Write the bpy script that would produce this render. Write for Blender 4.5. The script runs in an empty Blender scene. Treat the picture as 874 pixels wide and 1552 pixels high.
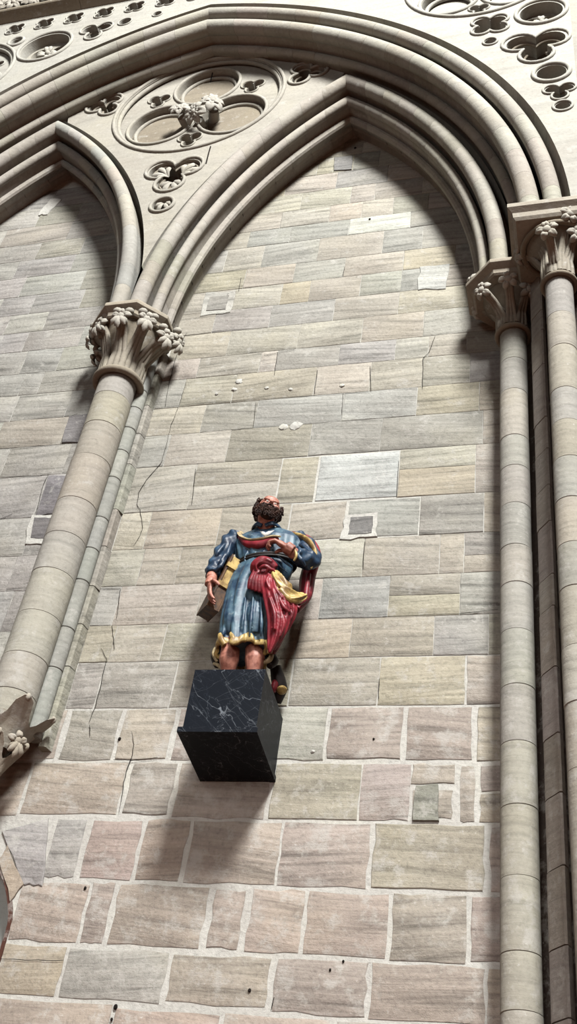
import bpy, math, random
from math import sin, cos, pi, acos, sqrt, atan2, hypot, radians
from mathutils import Vector, Matrix, noise
import numpy as np

S = bpy.context.scene
COL = S.collection
rnd = random.Random(7)

# ------------------------------------------------------------------ camera, light, exposure
# The origin of heights is the eye level of the photographer; the floor lies 1.6 m below.
YAW, PIT, ROL, FPX = radians(-19.35), radians(39.99), radians(9.45), 1628.4
CAM = Vector((0, -5, 0))
_f = Vector((sin(YAW) * cos(PIT), cos(YAW) * cos(PIT), sin(PIT)))
_r = Vector((cos(YAW), -sin(YAW), 0))
_u = _r.cross(_f)
RX = cos(ROL) * _r + sin(ROL) * _u
UX = -sin(ROL) * _r + cos(ROL) * _u
cam = bpy.data.cameras.new('camera')
cam.sensor_fit = 'VERTICAL'; cam.sensor_height = 36; cam.lens = FPX / 1552 * 36
cam.clip_end = 100
camo = bpy.data.objects.new('camera', cam)
M3 = Matrix((RX, UX, -_f)).transposed()
camo.matrix_world = Matrix.Translation(CAM) @ M3.to_4x4()
COL.objects.link(camo); S.camera = camo


def at(x, y, Y):
    """the point of the plane Y = const that stands behind a measured spot of the photograph"""
    d = _f * FPX + RX * (x - 437) + UX * (776 - y)
    return CAM + d * ((Y + 5) / d.y)


W = bpy.data.worlds.new('world'); S.world = W; W.use_nodes = True
W.node_tree.nodes['Background'].inputs[0].default_value = (1.0, .84, .72, 1)
W.node_tree.nodes['Background'].inputs[1].default_value = .007


def area(name, loc, target, sx, sy, power, colr):
    l = bpy.data.lights.new(name, 'AREA'); l.shape = 'RECTANGLE'; l.size = sx; l.size_y = sy
    l.energy = power; l.color = colr
    o = bpy.data.objects.new(name, l); o.location = loc
    d = Vector(target) - Vector(loc)
    o.rotation_euler = d.to_track_quat('-Z', 'Y').to_euler()
    COL.objects.link(o)
    return o


area('window_and_fill_light', (4.0, -13.0, 17.0), (-1.6, 0, 5.5), 3.2, 5.0, 10500, (.995, .995, .97))
low_fill = area('window_and_fill_light', (-1.0, -9.0, 2.6), (-1.4, 0, .9), 2.6, 2.2, 42, (1, .95, .91))  # added low fill for the lower wall, no known window behind it
low_fill.data.spread = radians(62)
area('window_and_fill_light', (-7.0, -13, 8.0), (-1.8, 0, 2.5), 4.0, 5.0, 230, (.98, 1, .99))
S.view_settings.view_transform = 'Standard'
S.view_settings.look = 'None'
S.view_settings.gamma = 1
S.view_settings.exposure = 0.66
S.view_settings.use_curve_mapping = False


# ------------------------------------------------------------------ materials
ALB = .42            # the stones and paints of the old interior are fairly dark


def lin(c):
    return tuple(ALB * (x / 255 / 12.92 if x / 255 <= .04045 else ((x / 255 + .055) / 1.055) ** 2.4) for x in c)


def newmat(name):
    m = bpy.data.materials.new(name); m.use_nodes = True
    nt = m.node_tree; b = nt.nodes['Principled BSDF']
    return m, nt, b


def N(nt, typ, **kw):
    n = nt.nodes.new(typ)
    for k, v in kw.items():
        if k.startswith('i_'):
            n.inputs[int(k[2:])].default_value = v
        else:
            setattr(n, k, v)
    return n


def ramp(nt, src, pts):
    r = nt.nodes.new('ShaderNodeValToRGB')
    el = r.color_ramp.elements
    while len(el) < len(pts): el.new(.5)
    for e, (p, c) in zip(el, pts):
        e.position = p; e.color = (c, c, c, 1) if not isinstance(c, tuple) else (*c, 1)
    nt.links.new(src, r.inputs[0]); return r


def mixc(nt, mode, fac, a, b):
    m = nt.nodes.new('ShaderNodeMix'); m.data_type = 'RGBA'; m.blend_type = mode
    for i, v in ((0, fac), (6, a), (7, b)):
        if hasattr(v, 'is_output') or isinstance(v, bpy.types.NodeSocket): nt.links.new(v, m.inputs[i])
        elif isinstance(v, (int, float)): m.inputs[i].default_value = v
        else: m.inputs[i].default_value = (*v, 1)
    return m.outputs[2]


def stone_mat(name, streak=.5, fleck=.5, bump=.35, coarse=1.0, useobj=True, base=(150, 145, 135)):
    m, nt, b = newmat(name)
    L = nt.links
    geo = N(nt, 'ShaderNodeNewGeometry'); oi = N(nt, 'ShaderNodeObjectInfo')
    off = N(nt, 'ShaderNodeVectorMath', operation='SCALE'); off.inputs[0].default_value = (17, 31, 23)
    L.new(oi.outputs['Random'], off.inputs['Scale'])
    add = N(nt, 'ShaderNodeVectorMath', operation='ADD')
    L.new(geo.outputs['Position'], add.inputs[0]); L.new(off.outputs[0], add.inputs[1])
    # bedding streaks: wavy, nearly level bands
    mp = N(nt, 'ShaderNodeMapping'); mp.inputs['Scale'].default_value = (1.0, 3, 17 * coarse)
    rot = N(nt, 'ShaderNodeVectorRotate', rotation_type='Y_AXIS')
    rm = N(nt, 'ShaderNodeMapRange'); rm.inputs[3].default_value = -.14; rm.inputs[4].default_value = .1
    L.new(oi.outputs['Random'], rm.inputs[0]); L.new(rm.outputs[0], rot.inputs['Angle'])
    L.new(add.outputs[0], rot.inputs['Vector']); L.new(rot.outputs[0], mp.inputs[0])
    n1 = N(nt, 'ShaderNodeTexNoise'); n1.inputs['Scale'].default_value = 1.5; n1.inputs['Detail'].default_value = 6
    n1.inputs['Roughness'].default_value = .62; n1.inputs['Distortion'].default_value = .25
    L.new(mp.outputs[0], n1.inputs['Vector'])
    r1 = ramp(nt, n1.outputs[0], [(.30, .40), (.43, .80), (.55, 1.0), (.72, 1.18)])
    n2 = N(nt, 'ShaderNodeTexNoise'); n2.inputs['Scale'].default_value = 42; n2.inputs['Detail'].default_value = 5
    n2.inputs['Roughness'].default_value = .7
    L.new(add.outputs[0], n2.inputs['Vector'])
    r2 = ramp(nt, n2.outputs[0], [(.28, .62), (.46, .95), (.6, 1.03), (.74, 1.25)])
    n3 = N(nt, 'ShaderNodeTexNoise'); n3.inputs['Scale'].default_value = 2.2; n3.inputs['Detail'].default_value = 3
    L.new(add.outputs[0], n3.inputs['Vector'])
    r3 = ramp(nt, n3.outputs[0], [(.3, (.90, .88, .87)), (.5, (1, 1, 1)), (.7, (1.06, 1.05, 1.0))])
    # lime smears
    n4 = N(nt, 'ShaderNodeTexNoise'); n4.inputs['Scale'].default_value = 9; n4.inputs['Detail'].default_value = 8
    n4.inputs['Roughness'].default_value = .72
    L.new(add.outputs[0], n4.inputs['Vector'])
    sx = N(nt, 'ShaderNodeSeparateXYZ'); L.new(geo.outputs['Position'], sx.inputs[0])
    zr = N(nt, 'ShaderNodeMapRange'); zr.inputs[1].default_value = 4.2; zr.inputs[2].default_value = 2.6; zr.inputs[3].default_value = 0; zr.inputs[4].default_value = .06
    L.new(sx.outputs['Z'], zr.inputs[0])
    ad = N(nt, 'ShaderNodeMath', operation='ADD'); L.new(n4.outputs[0], ad.inputs[0]); L.new(zr.outputs[0], ad.inputs[1])
    r4 = ramp(nt, ad.outputs[0], [(.57, 0.0), (.68, .6)])
    r5 = ramp(nt, n2.outputs[0], [(.655, 0.0), (.70, .65)])
    basec = oi.outputs['Color'] if useobj else lin(base)
    c = mixc(nt, 'MULTIPLY', streak, basec, r1.outputs[0])
    c = mixc(nt, 'MULTIPLY', fleck, c, r2.outputs[0])
    c = mixc(nt, 'MULTIPLY', .8, c, r3.outputs[0])
    c = mixc(nt, 'MIX', r4.outputs[0], c, lin((196, 193, 186)))
    c = mixc(nt, 'MIX', r5.outputs[0], c, lin((206, 204, 198)))
    L.new(c, b.inputs['Base Color'])
    b.inputs['Roughness'].default_value = .9
    b.inputs['Specular IOR Level'].default_value = .15
    bp = N(nt, 'ShaderNodeBump'); bp.inputs['Strength'].default_value = bump; bp.inputs['Distance'].default_value = .01
    ms = N(nt, 'ShaderNodeMath', operation='ADD'); L.new(n2.outputs[0], ms.inputs[0]); L.new(n1.outputs[0], ms.inputs[1])
    L.new(ms.outputs[0], bp.inputs['Height']); L.new(bp.outputs[0], b.inputs['Normal'])
    return m


M_ASH = stone_mat('ashlar', .85, .8, .6)
M_CARVE = stone_mat('carved_stone', .28, .5, .3, .6)
M_SHAFT = stone_mat('shaft_stone', .42, .55, .3, 1.2)
M_MORTAR = stone_mat('lime_mortar', .15, .75, .7, .3, False, (206, 204, 197))


def paint(name, base, dark, rough=.42, scale=22, spec=.28, lo=.38, hi=.62, worn=None):
    m, nt, b = newmat(name); L = nt.links
    geo = N(nt, 'ShaderNodeNewGeometry')
    n = N(nt, 'ShaderNodeTexNoise'); n.inputs['Scale'].default_value = scale; n.inputs['Detail'].default_value = 5
    n.inputs['Roughness'].default_value = .65
    L.new(geo.outputs['Position'], n.inputs['Vector'])
    r = ramp(nt, n.outputs[0], [(lo, lin(dark)), (hi, lin(base))])
    out = r.outputs[0]
    if worn:
        w = N(nt, 'ShaderNodeTexNoise'); w.inputs['Scale'].default_value = 38; w.inputs['Detail'].default_value = 6
        L.new(geo.outputs['Position'], w.inputs['Vector'])
        wr = ramp(nt, w.outputs[0], [(.60, 0.0), (.68, .8)])
        out = mixc(nt, 'MIX', wr.outputs[0], out, lin(worn))
    L.new(out, b.inputs['Base Color'])
    b.inputs['Roughness'].default_value = rough + .08; b.inputs['Specular IOR Level'].default_value = spec
    bp = N(nt, 'ShaderNodeBump'); bp.inputs['Strength'].default_value = .25; bp.inputs['Distance'].default_value = .004
    L.new(n.outputs[0], bp.inputs['Height']); L.new(bp.outputs[0], b.inputs['Normal'])
    return m


M_SKIN = paint('painted_flesh', (204, 140, 120), (146, 88, 74), .45)
M_BLUE = paint('blue_paint', (84, 114, 130), (34, 60, 88), .42, 14, worn=(120, 140, 150))
M_BLUE2 = paint('deep_blue_paint', (50, 78, 104), (22, 38, 62), .4, 14)
M_RED = paint('red_paint', (158, 46, 58), (100, 20, 32), .4, 12)
M_GOLD = paint('gold_paint', (222, 194, 122), (138, 106, 60), .38, 16)
M_CREAM = paint('cream_paint', (206, 190, 150), (150, 124, 88), .5, 14)
M_HAIR = paint('brown_hair_paint', (72, 46, 34), (34, 20, 16), .62, 30, .15)
M_WHITE = paint('white_paint', (220, 216, 208), (170, 160, 150), .5)
M_DARK = paint('dark_paint', (40, 28, 24), (14, 10, 10), .5)
M_LEATHER = paint('brown_book_paint', (112, 78, 46), (48, 30, 22), .45, 24)
M_CRACK = paint('crack_shadow', (44, 38, 34), (26, 22, 20), .95, 30, .1)
M_HOLE = M_CRACK


def marble():
    m, nt, b = newmat('black_marble'); L = nt.links
    geo = N(nt, 'ShaderNodeNewGeometry')
    cols = lin((15, 20, 29))
    out = None
    prev = cols
    for sc, wd, st, col, ang in ((6.5, .0055, .60, (150, 156, 164), -.80), (10, .006, .40, (124, 132, 142), -.95), (8, .004, .40, (140, 146, 154), .5), (17, .010, .3, (84, 92, 104), -.8)):
        ro = N(nt, 'ShaderNodeVectorRotate', rotation_type='Y_AXIS'); ro.inputs['Angle'].default_value = ang
        L.new(geo.outputs['Position'], ro.inputs['Vector'])
        mp = N(nt, 'ShaderNodeMapping'); mp.inputs['Scale'].default_value = (.42, .9, 1.7); mp.inputs['Location'].default_value = (sc, 0, sc * 2)
        L.new(ro.outputs[0], mp.inputs[0])
        n = N(nt, 'ShaderNodeTexNoise'); n.inputs['Scale'].default_value = sc; n.inputs['Detail'].default_value = 3
        n.inputs['Distortion'].default_value = .35
        L.new(mp.outputs[0], n.inputs['Vector'])
        r = ramp(nt, n.outputs[0], [(.5 - wd, 0.0), (.5, st), (.5 + wd, 0.0)])
        g = N(nt, 'ShaderNodeTexNoise'); g.inputs['Scale'].default_value = 6; L.new(mp.outputs[0], g.inputs['Vector'])
        gr = ramp(nt, g.outputs[0], [(.36, .1), (.58, 1.0)])
        ml = N(nt, 'ShaderNodeMath', operation='MULTIPLY'); L.new(r.outputs[0], ml.inputs[0]); L.new(gr.outputs[0], ml.inputs[1])
        prev = mixc(nt, 'MIX', ml.outputs[0], prev, lin(col))
    L.new(prev, b.inputs['Base Color'])
    b.inputs['Roughness'].default_value = .45; b.inputs['Specular IOR Level'].default_value = .07
    return m


M_MARBLE = marble()


def floor_mat():
    m, nt, b = newmat('flagstone_floor'); L = nt.links
    geo = N(nt, 'ShaderNodeNewGeometry')
    br = N(nt, 'ShaderNodeTexBrick'); br.inputs['Scale'].default_value = 1.0
    br.inputs['Color1'].default_value = (*lin((166, 94, 52)), 1); br.inputs['Color2'].default_value = (*lin((148, 82, 44)), 1)
    br.inputs['Mortar'].default_value = (*lin((70, 56, 46)), 1); br.inputs['Mortar Size'].default_value = .012
    L.new(geo.outputs['Position'], br.inputs['Vector']); L.new(br.outputs[0], b.inputs['Base Color'])
    b.inputs['Roughness'].default_value = .7
    return m


# ------------------------------------------------------------------ mesh helpers
class MB:
    def __init__(s): s.v = []; s.f = []

    def add(s, vs, fs):
        o = len(s.v); s.v += [tuple(v) for v in vs]; s.f += [tuple(i + o for i in f) for f in fs]; return s

    def box(s, a, b):
        (x0, y0, z0), (x1, y1, z1) = a, b
        return s.add([(x0, y0, z0), (x1, y0, z0), (x1, y1, z0), (x0, y1, z0), (x0, y0, z1), (x1, y0, z1), (x1, y1, z1), (x0, y1, z1)],
                     [(0, 3, 2, 1), (4, 5, 6, 7), (0, 1, 5, 4), (1, 2, 6, 5), (2, 3, 7, 6), (3, 0, 4, 7)])

    def rings(s, R, closed_u=True, caps=True, loop=False):
        """R: list of rings with equal point counts"""
        o = len(s.v); n = len(R[0])
        for r in R: s.v += [tuple(p) for p in r]
        m = len(R)
        for i in range(m if loop else m - 1):
            a = o + i * n; b = o + ((i + 1) % m) * n
            for j in range(n if closed_u else n - 1):
                k = (j + 1) % n
                s.f.append((a + j, a + k, b + k, b + j))
        if caps and not loop and closed_u:
            s.f.append(tuple(o + j for j in reversed(range(n))))
            s.f.append(tuple(o + (m - 1) * n + j for j in range(n)))
        return s

    def lathe(s, prof, cx, cy, n=24, caps=True, a0=0.0, fr=None):
        R = []
        for (r, z) in prof:
            R.append([(cx + r * (fr(a, z) if fr else 1) * cos(a), cy + r * (fr(a, z) if fr else 1) * sin(a), z)
                      for a in (a0 + 2 * pi * j / n for j in range(n))])
        return s.rings(R, caps=caps)

    def tube(s, pts, rad, n=8, flat=1.0, up=None, loop=False, fold=None):
        """tube along points; rad scalar or list; flat = ratio of the second axis"""
        P = [Vector(p) for p in pts]; m = len(P)
        rads = rad if isinstance(rad, (list, tuple)) else [rad] * m
        R = []; ref = Vector(up) if up else None
        prevn = None
        for i in range(m):
            if loop: t = P[(i + 1) % m] - P[i - 1]
            else: t = P[min(i + 1, m - 1)] - P[max(i - 1, 0)]
            if t.length < 1e-9: t = Vector((0, 0, 1))
            t.normalize()
            if ref is not None:
                a = ref - t * ref.dot(t)
                if a.length < 1e-5: a = t.orthogonal()
            elif prevn is None: a = t.orthogonal()
            else:
                a = prevn - t * prevn.dot(t)
                if a.length < 1e-5: a = t.orthogonal()
            a.normalize(); prevn = a; b = t.cross(a)
            ring = []
            for j in range(n):
                g = 2 * pi * j / n; k = fold(g, i / max(1, m - 1)) if fold else 1
                ring.append(P[i] + a * (rads[i] * cos(g) * flat * k) + b * (rads[i] * sin(g) * k))
            R.append(ring)
        return s.rings(R, loop=loop)

    def blob(s, c, rad, mat=None, nu=10, nv=6, fn=None):
        c = Vector(c); rx, ry, rz = rad if isinstance(rad, (tuple, list)) else (rad,) * 3
        vs = []; fs = []
        for i in range(nv + 1):
            th = pi * i / nv
            for j in range(nu):
                p = Vector((rx * sin(th) * cos(2 * pi * j / nu), ry * sin(th) * sin(2 * pi * j / nu), rz * cos(th)))
                if fn: p = fn(p)
                if mat is not None: p = mat @ p
                vs.append(c + p)
        for i in range(nv):
            for j in range(nu):
                k = (j + 1) % nu
                fs.append((i * nu + j, (i + 1) * nu + j, (i + 1) * nu + k, i * nu + k))
        return s.add(vs, fs)


def frame(n, up=(0, 0, 1)):
    """matrix whose columns are (side, up, n)"""
    n = Vector(n).normalized(); u = Vector(up); u = u - n * u.dot(n)
    if u.length < 1e-4: u = n.orthogonal()
    u.normalize(); sd = u.cross(n)
    return Matrix((sd, u, n)).transposed()


def link(name, me, mat, parent=None, smooth=35, origin=None, color=None):
    vs = np.empty(len(me.vertices) * 3); me.vertices.foreach_get('co', vs); vs = vs.reshape(-1, 3)
    if origin is None:
        lo, hi = vs.min(0), vs.max(0); origin = Vector(((lo[0] + hi[0]) / 2, (lo[1] + hi[1]) / 2, lo[2]))
    me.transform(Matrix.Translation(-Vector(origin)))
    if mat: me.materials.append(mat)
    if smooth:
        me.polygons.foreach_set('use_smooth', [True] * len(me.polygons))
        me.set_sharp_from_angle(angle=radians(smooth))
    o = bpy.data.objects.new(name, me)
    COL.objects.link(o)
    if parent:
        o.parent = parent
        w = Vector((0, 0, 0)); p = parent
        while p: w += Vector(p.location); p = p.parent
        o.location = Vector(origin) - w
    else: o.location = origin
    o.color = (*lin(color), 1) if color else (*lin((172, 166, 154)), 1)
    return o


def mk(name, mb, mat, parent=None, smooth=35, color=None, origin=None, remesh=None, smooth_it=0, weld=False):
    me = bpy.data.meshes.new(name)
    me.from_pydata(mb.v, [], mb.f)
    import bmesh
    bm = bmesh.new(); bm.from_mesh(me)
    if weld: bmesh.ops.remove_doubles(bm, verts=bm.verts, dist=1e-5)
    bmesh.ops.recalc_face_normals(bm, faces=bm.faces)
    bm.to_mesh(me); bm.free()
    if remesh:
        t = bpy.data.objects.new('t', me); COL.objects.link(t)
        md = t.modifiers.new('r', 'REMESH'); md.mode = 'VOXEL'; md.voxel_size = remesh; md.use_smooth_shade = True
        if smooth_it:
            sm = t.modifiers.new('s', 'SMOOTH'); sm.factor = .5; sm.iterations = smooth_it
        dg = bpy.context.evaluated_depsgraph_get()
        m2 = bpy.data.meshes.new_from_object(t.evaluated_get(dg))
        bpy.data.objects.remove(t); me = m2; me.name = name
        smooth = 180
    return link(name, me, mat, parent, smooth, origin, color)


def thing(name, label, cat, loc, group=None):
    o = bpy.data.objects.new(name, None); o.empty_display_size = .1
    COL.objects.link(o); o.location = loc
    o['label'] = label; o['category'] = cat
    if group: o['group'] = group
    return o


def tag(o, label, cat, group=None):
    o['label'] = label; o['category'] = cat
    if group: o['group'] = group
    return o


def fill2d(name, loops, Yf, depth, mat, parent=None, color=None):
    """plate in the XZ plane with holes: first loop the outline, the others cut it; front face at Yf"""
    from mathutils.geometry import delaunay_2d_cdt
    vs = []; ed = []
    for lp in loops:
        o = len(vs); n = len(lp)
        vs += [Vector(p) for p in lp]; ed += [(o + i, o + (i + 1) % n) for i in range(n)]
    v2, _, f2, *_r = delaunay_2d_cdt(vs, ed, [], 0, 1e-6, False)
    A = np.array([p[:] for lp in loops for p in lp]); B = np.array([p[:] for lp in loops for p in lp[1:] + lp[:1]])

    def inside(f):                                      # even-odd rule at the middle of the triangle
        x = sum(v2[i][0] for i in f) / len(f); z = sum(v2[i][1] for i in f) / len(f)
        up = (A[:, 1] > z) != (B[:, 1] > z); d = np.where(B[:, 1] == A[:, 1], 1, B[:, 1] - A[:, 1])
        return (up & (x < (B[:, 0] - A[:, 0]) * (z - A[:, 1]) / d + A[:, 0])).sum() % 2 == 1
    f2 = [f for f in f2 if inside(f)]
    n = len(v2); mb = MB()
    mb.v = [(p[0], Yf, p[1]) for p in v2] + [(p[0], Yf + depth, p[1]) for p in v2]
    cnt = {}
    for f in f2:
        mb.f.append(tuple(f)); mb.f.append(tuple(i + n for i in reversed(f)))
        for i in range(len(f)):
            e = (f[i], f[(i + 1) % len(f)]); k = (min(e), max(e)); cnt[k] = cnt.get(k, []) + [e]
    for k, L in cnt.items():
        if len(L) == 1: e = L[0]; mb.f.append((e[1], e[0], e[0] + n, e[1] + n))
    return mk(name, mb, mat, parent, 30, color)


def lobed(cx, cz, d, r, k, rot=90, n=14):
    """outline of k overlapping circles (trefoil, quatrefoil) as a list of points"""
    out = []; d = min(d, r / (sin(pi / k) * 1.04))
    if k == 1: return circle(cx, cz, r, n * 3)
    for i in range(k):
        a = radians(rot + 360 / k * i); h = pi / k
        # distance along the bisector where neighbouring circles meet
        p = d * cos(h) + sqrt(max(1e-9, r * r - (d * sin(h)) ** 2))
        c = Vector((cx + d * cos(a), cz + d * sin(a)))
        p0 = Vector((cx + p * cos(a - h), cz + p * sin(a - h))) - c
        p1 = Vector((cx + p * cos(a + h), cz + p * sin(a + h))) - c
        t0 = atan2(p0.y, p0.x); t1 = atan2(p1.y, p1.x)
        while t1 <= t0: t1 += 2 * pi
        for j in range(n):
            t = t0 + (t1 - t0) * j / n
            out.append((c.x + r * cos(t), c.y + r * sin(t)))
    return out


def circle(cx, cz, r, n=40):
    return [(cx + r * cos(2 * pi * j / n), cz + r * sin(2 * pi * j / n)) for j in range(n)]


def rim(loop, Y, r, name, mat, parent, color=None, n=8, flat=1.0):
    mb = MB(); mb.tube([(x, Y, z) for x, z in loop], r, n, loop=True, up=(0, 1, 0), flat=flat)
    return mk(name, mb, mat, parent, 60, color)


def petals(mb, c, nrm, size, k=5, seed=0, up=(0, 0, 1), droop=.5, inner=True):
    """a knob of curling leaf lobes around a heart"""
    rr = random.Random(seed); F = frame(nrm, up); c = Vector(c)
    a0 = rr.uniform(0, 6)
    for i in range(k):
        a = a0 + 2 * pi * i / k + rr.uniform(-.2, .2)
        L = size * rr.uniform(.8, 1.1)

        def fn(p, a=a, L=L):
            # p.x along the lobe; curl the tip back, groove the middle
            t = p.x / L
            x = p.x + L * .75
            z = p.z + (L * .42 * (1 - (t * .9) ** 2) - L * droop * max(0, t) ** 2) * .9
            z -= .16 * L * math.exp(-(p.y / (L * .18)) ** 2) * (1 if p.z > 0 else 0)
            q = Vector((x * cos(a) - p.y * sin(a), x * sin(a) + p.y * cos(a), z))
            return F @ q
        mb.blob(c, (L * .62, L * .44, L * .22), None, 10, 7, fn)
    if inner: mb.blob(c + F @ Vector((0, 0, size * .3)), size * .34, None, 8, 5)
    return mb


def knob(mb, c, nrm, s, seed, fan=0):
    """a bud of fat curling leaf lobes; fan > 0 adds leaf tongues that hang below it"""
    rr = random.Random(seed); F = frame(nrm); c = Vector(c)
    mb.blob(c, s * .55, None, 8, 6)
    k = 5; a0 = pi / 2 + rr.uniform(-.3, .3)
    for i in range(k):
        a = a0 + 2 * pi * i / k; rot = Matrix.Rotation(a, 3, 'Z')
        q = F @ Vector((cos(a) * s * .56, sin(a) * s * .56, s * .22))

        def fn(p, s=s):
            t = p.x / (.5 * s)
            return Vector((p.x, p.y, p.z - .22 * s * t * t - .10 * s * math.exp(-(p.y / (.12 * s)) ** 2)))
        mb.blob(c + q, (s * rr.uniform(.46, .56), s * .36, s * .30), F @ rot, 9, 6, fn)
    for i in range(fan):
        g = (i - (fan - 1) / 2) * .55
        d = F @ Vector((sin(g), -cos(g), .35)); p0 = c + F @ Vector((0, -.1 * s, .35 * s))
        L = s * (1.5 - .35 * abs(g))
        mb.tube([p0, p0 + d * L * .35 + F @ Vector((0, 0, .18 * s)), p0 + d * L * .75 + F @ Vector((0, 0, .10 * s)), p0 + d * L - F @ Vector((0, 0, .22 * s))],
                [s * .16, s * .27, s * .30, s * .10], 8, flat=.55, up=tuple(F @ Vector((0, 0, 1))))


def arc(cu, cv, r, a0, a1, n=8):
    return [(cu + r * cos(radians(a0 + (a1 - a0) * i / n)), cv + r * sin(radians(a0 + (a1 - a0) * i / n))) for i in range(n + 1)]


def jit(c, d=8):
    k = rnd.uniform(-d, d)
    return tuple(max(0, min(255, x + k + rnd.uniform(-d / 3, d / 3))) for x in c)


# ------------------------------------------------------------------ main measures
Z0 = 6.165           # springing of every arch
XM = -3.135          # axis of the wide arch and of the shaft between the bays
XC = -1.72           # axis of the right bay
XL = 2 * XM - XC           # axis of the left bay
XR = -.31            # axis of the right inner shaft
YS, YO = -.44, -.80  # tracery plane and outer wall plane
ES, RS = 2.65, 4.106           # small arches: centre offset and outer radius
EG, RG = 1.19, 4.44            # wide arch
FLOOR = -1.6
C_CARVE = (178, 173, 162)

# ------------------------------------------------------------------ floor
fl = MB(); fl.box((-14, -16, FLOOR - .2), (8, 1.2, FLOOR))
o = mk('floor', fl, floor_mat(), smooth=0); o['kind'] = 'structure'

# ------------------------------------------------------------------ the wall of the two bays
wb = MB()
NX = -2.885          # right edge of the small arched opening at the lower left
wb.box((-7.4, 0.002, FLOOR), (-3.776, .6, 10.4))
wb.box((-3.776, 0.002, 2.17), (.3, .6, 10.4))
wb.box((NX + .02, 0.002, FLOOR), (.3, .6, 2.17))
nic = []
for (x, z) in [(NX, FLOOR), (NX, 1.75), (-2.90, 1.81), (-2.935, 1.89), (-2.98, 1.97), (-3.05, 2.05), (-3.18, 2.12), (-3.32, 2.15)]:
    nic.append((x, z))

# front fill between the curved head of the opening and the masonry
NC = -3.32
wb.add([(x + .02, 0.002, z + .02) for x, z in nic[1:]] + [(NX + .02, .002, 2.17)], [tuple(range(8))])
wb.add([(2 * NC - x - .02, 0.002, z + .02) for x, z in nic[1:]] + [(2 * NC - NX - .02, .002, 2.17)], [tuple(range(8))])
wall = mk('wall_back', wb, M_MORTAR, smooth=0); wall['kind'] = 'structure'

C_BEI = (181, 175, 163); C_GRY = (175, 172, 164); C_BLU = (174, 175, 173); C_YEL = (182, 175, 159)
C_PNK = (178, 164, 154); C_TAN = (182, 164, 138); C_DRK = (142, 136, 130); C_PAL = (206, 205, 194); C_VIO = (171, 167, 162)


def inner_arch(x, z, cx, pad=0.0):
    """is the spot below the inner edge of the small arch of that bay?"""
    if z < Z0: return True
    r = RS - .30 + pad
    return hypot(abs(x - cx) + ES, z - Z0) < r


def block(x0, x1, z0, z1, gap, col, proud=.007, wob=.003, name='stone_block'):
    w = gap / 2
    x0 += w * rnd.uniform(.6, 1.4); x1 -= w * rnd.uniform(.6, 1.4); z0 += w * rnd.uniform(.6, 1.4); z1 -= w * rnd.uniform(.6, 1.4)
    if x1 - x0 < .02 or z1 - z0 < .02: return
    pts = []
    k = 4
    for (a, b) in (((x0, z0), (x1, z0)), ((x1, z0), (x1, z1)), ((x1, z1), (x0, z1)), ((x0, z1), (x0, z0))):
        for i in range(k):
            t = i / k
            f = .5 if i == 0 else 1
            pts.append((a[0] + (b[0] - a[0]) * t + rnd.uniform(-wob, wob) * f, a[1] + (b[1] - a[1]) * t + rnd.uniform(-wob, wob) * f))
    cx, cz = (x0 + x1) / 2, (z0 + z1) / 2
    n = len(pts); mb = MB()
    bx = .004 / max(.03, (x1 - x0) / 2); bz = .004 / max(.03, (z1 - z0) / 2)
    tl, tt = rnd.uniform(-.002, .002), rnd.uniform(-.002, .002)
    f0 = [(x, .02, z) for x, z in pts]
    f1 = [(x, -proud * .3 + tl * (x - cx), z) for x, z in pts]
    f2 = [(cx + (x - cx) * (1 - bx), -proud + tt * (z - cz), cz + (z - cz) * (1 - bz)) for x, z in pts]
    mb.v = f0 + f1 + f2
    for r in (0, n):
        for j in range(n):
            q = (j + 1) % n; mb.f.append((r + j, r + q, r + n + q, r + n + j))
    mb.f.append(tuple(2 * n + j for j in range(n)))
    return mk(name, mb, M_ASH, wall, 30, col)


def px_x(*pts): return [at(x, y, 0).x for x, y in pts]


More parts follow.
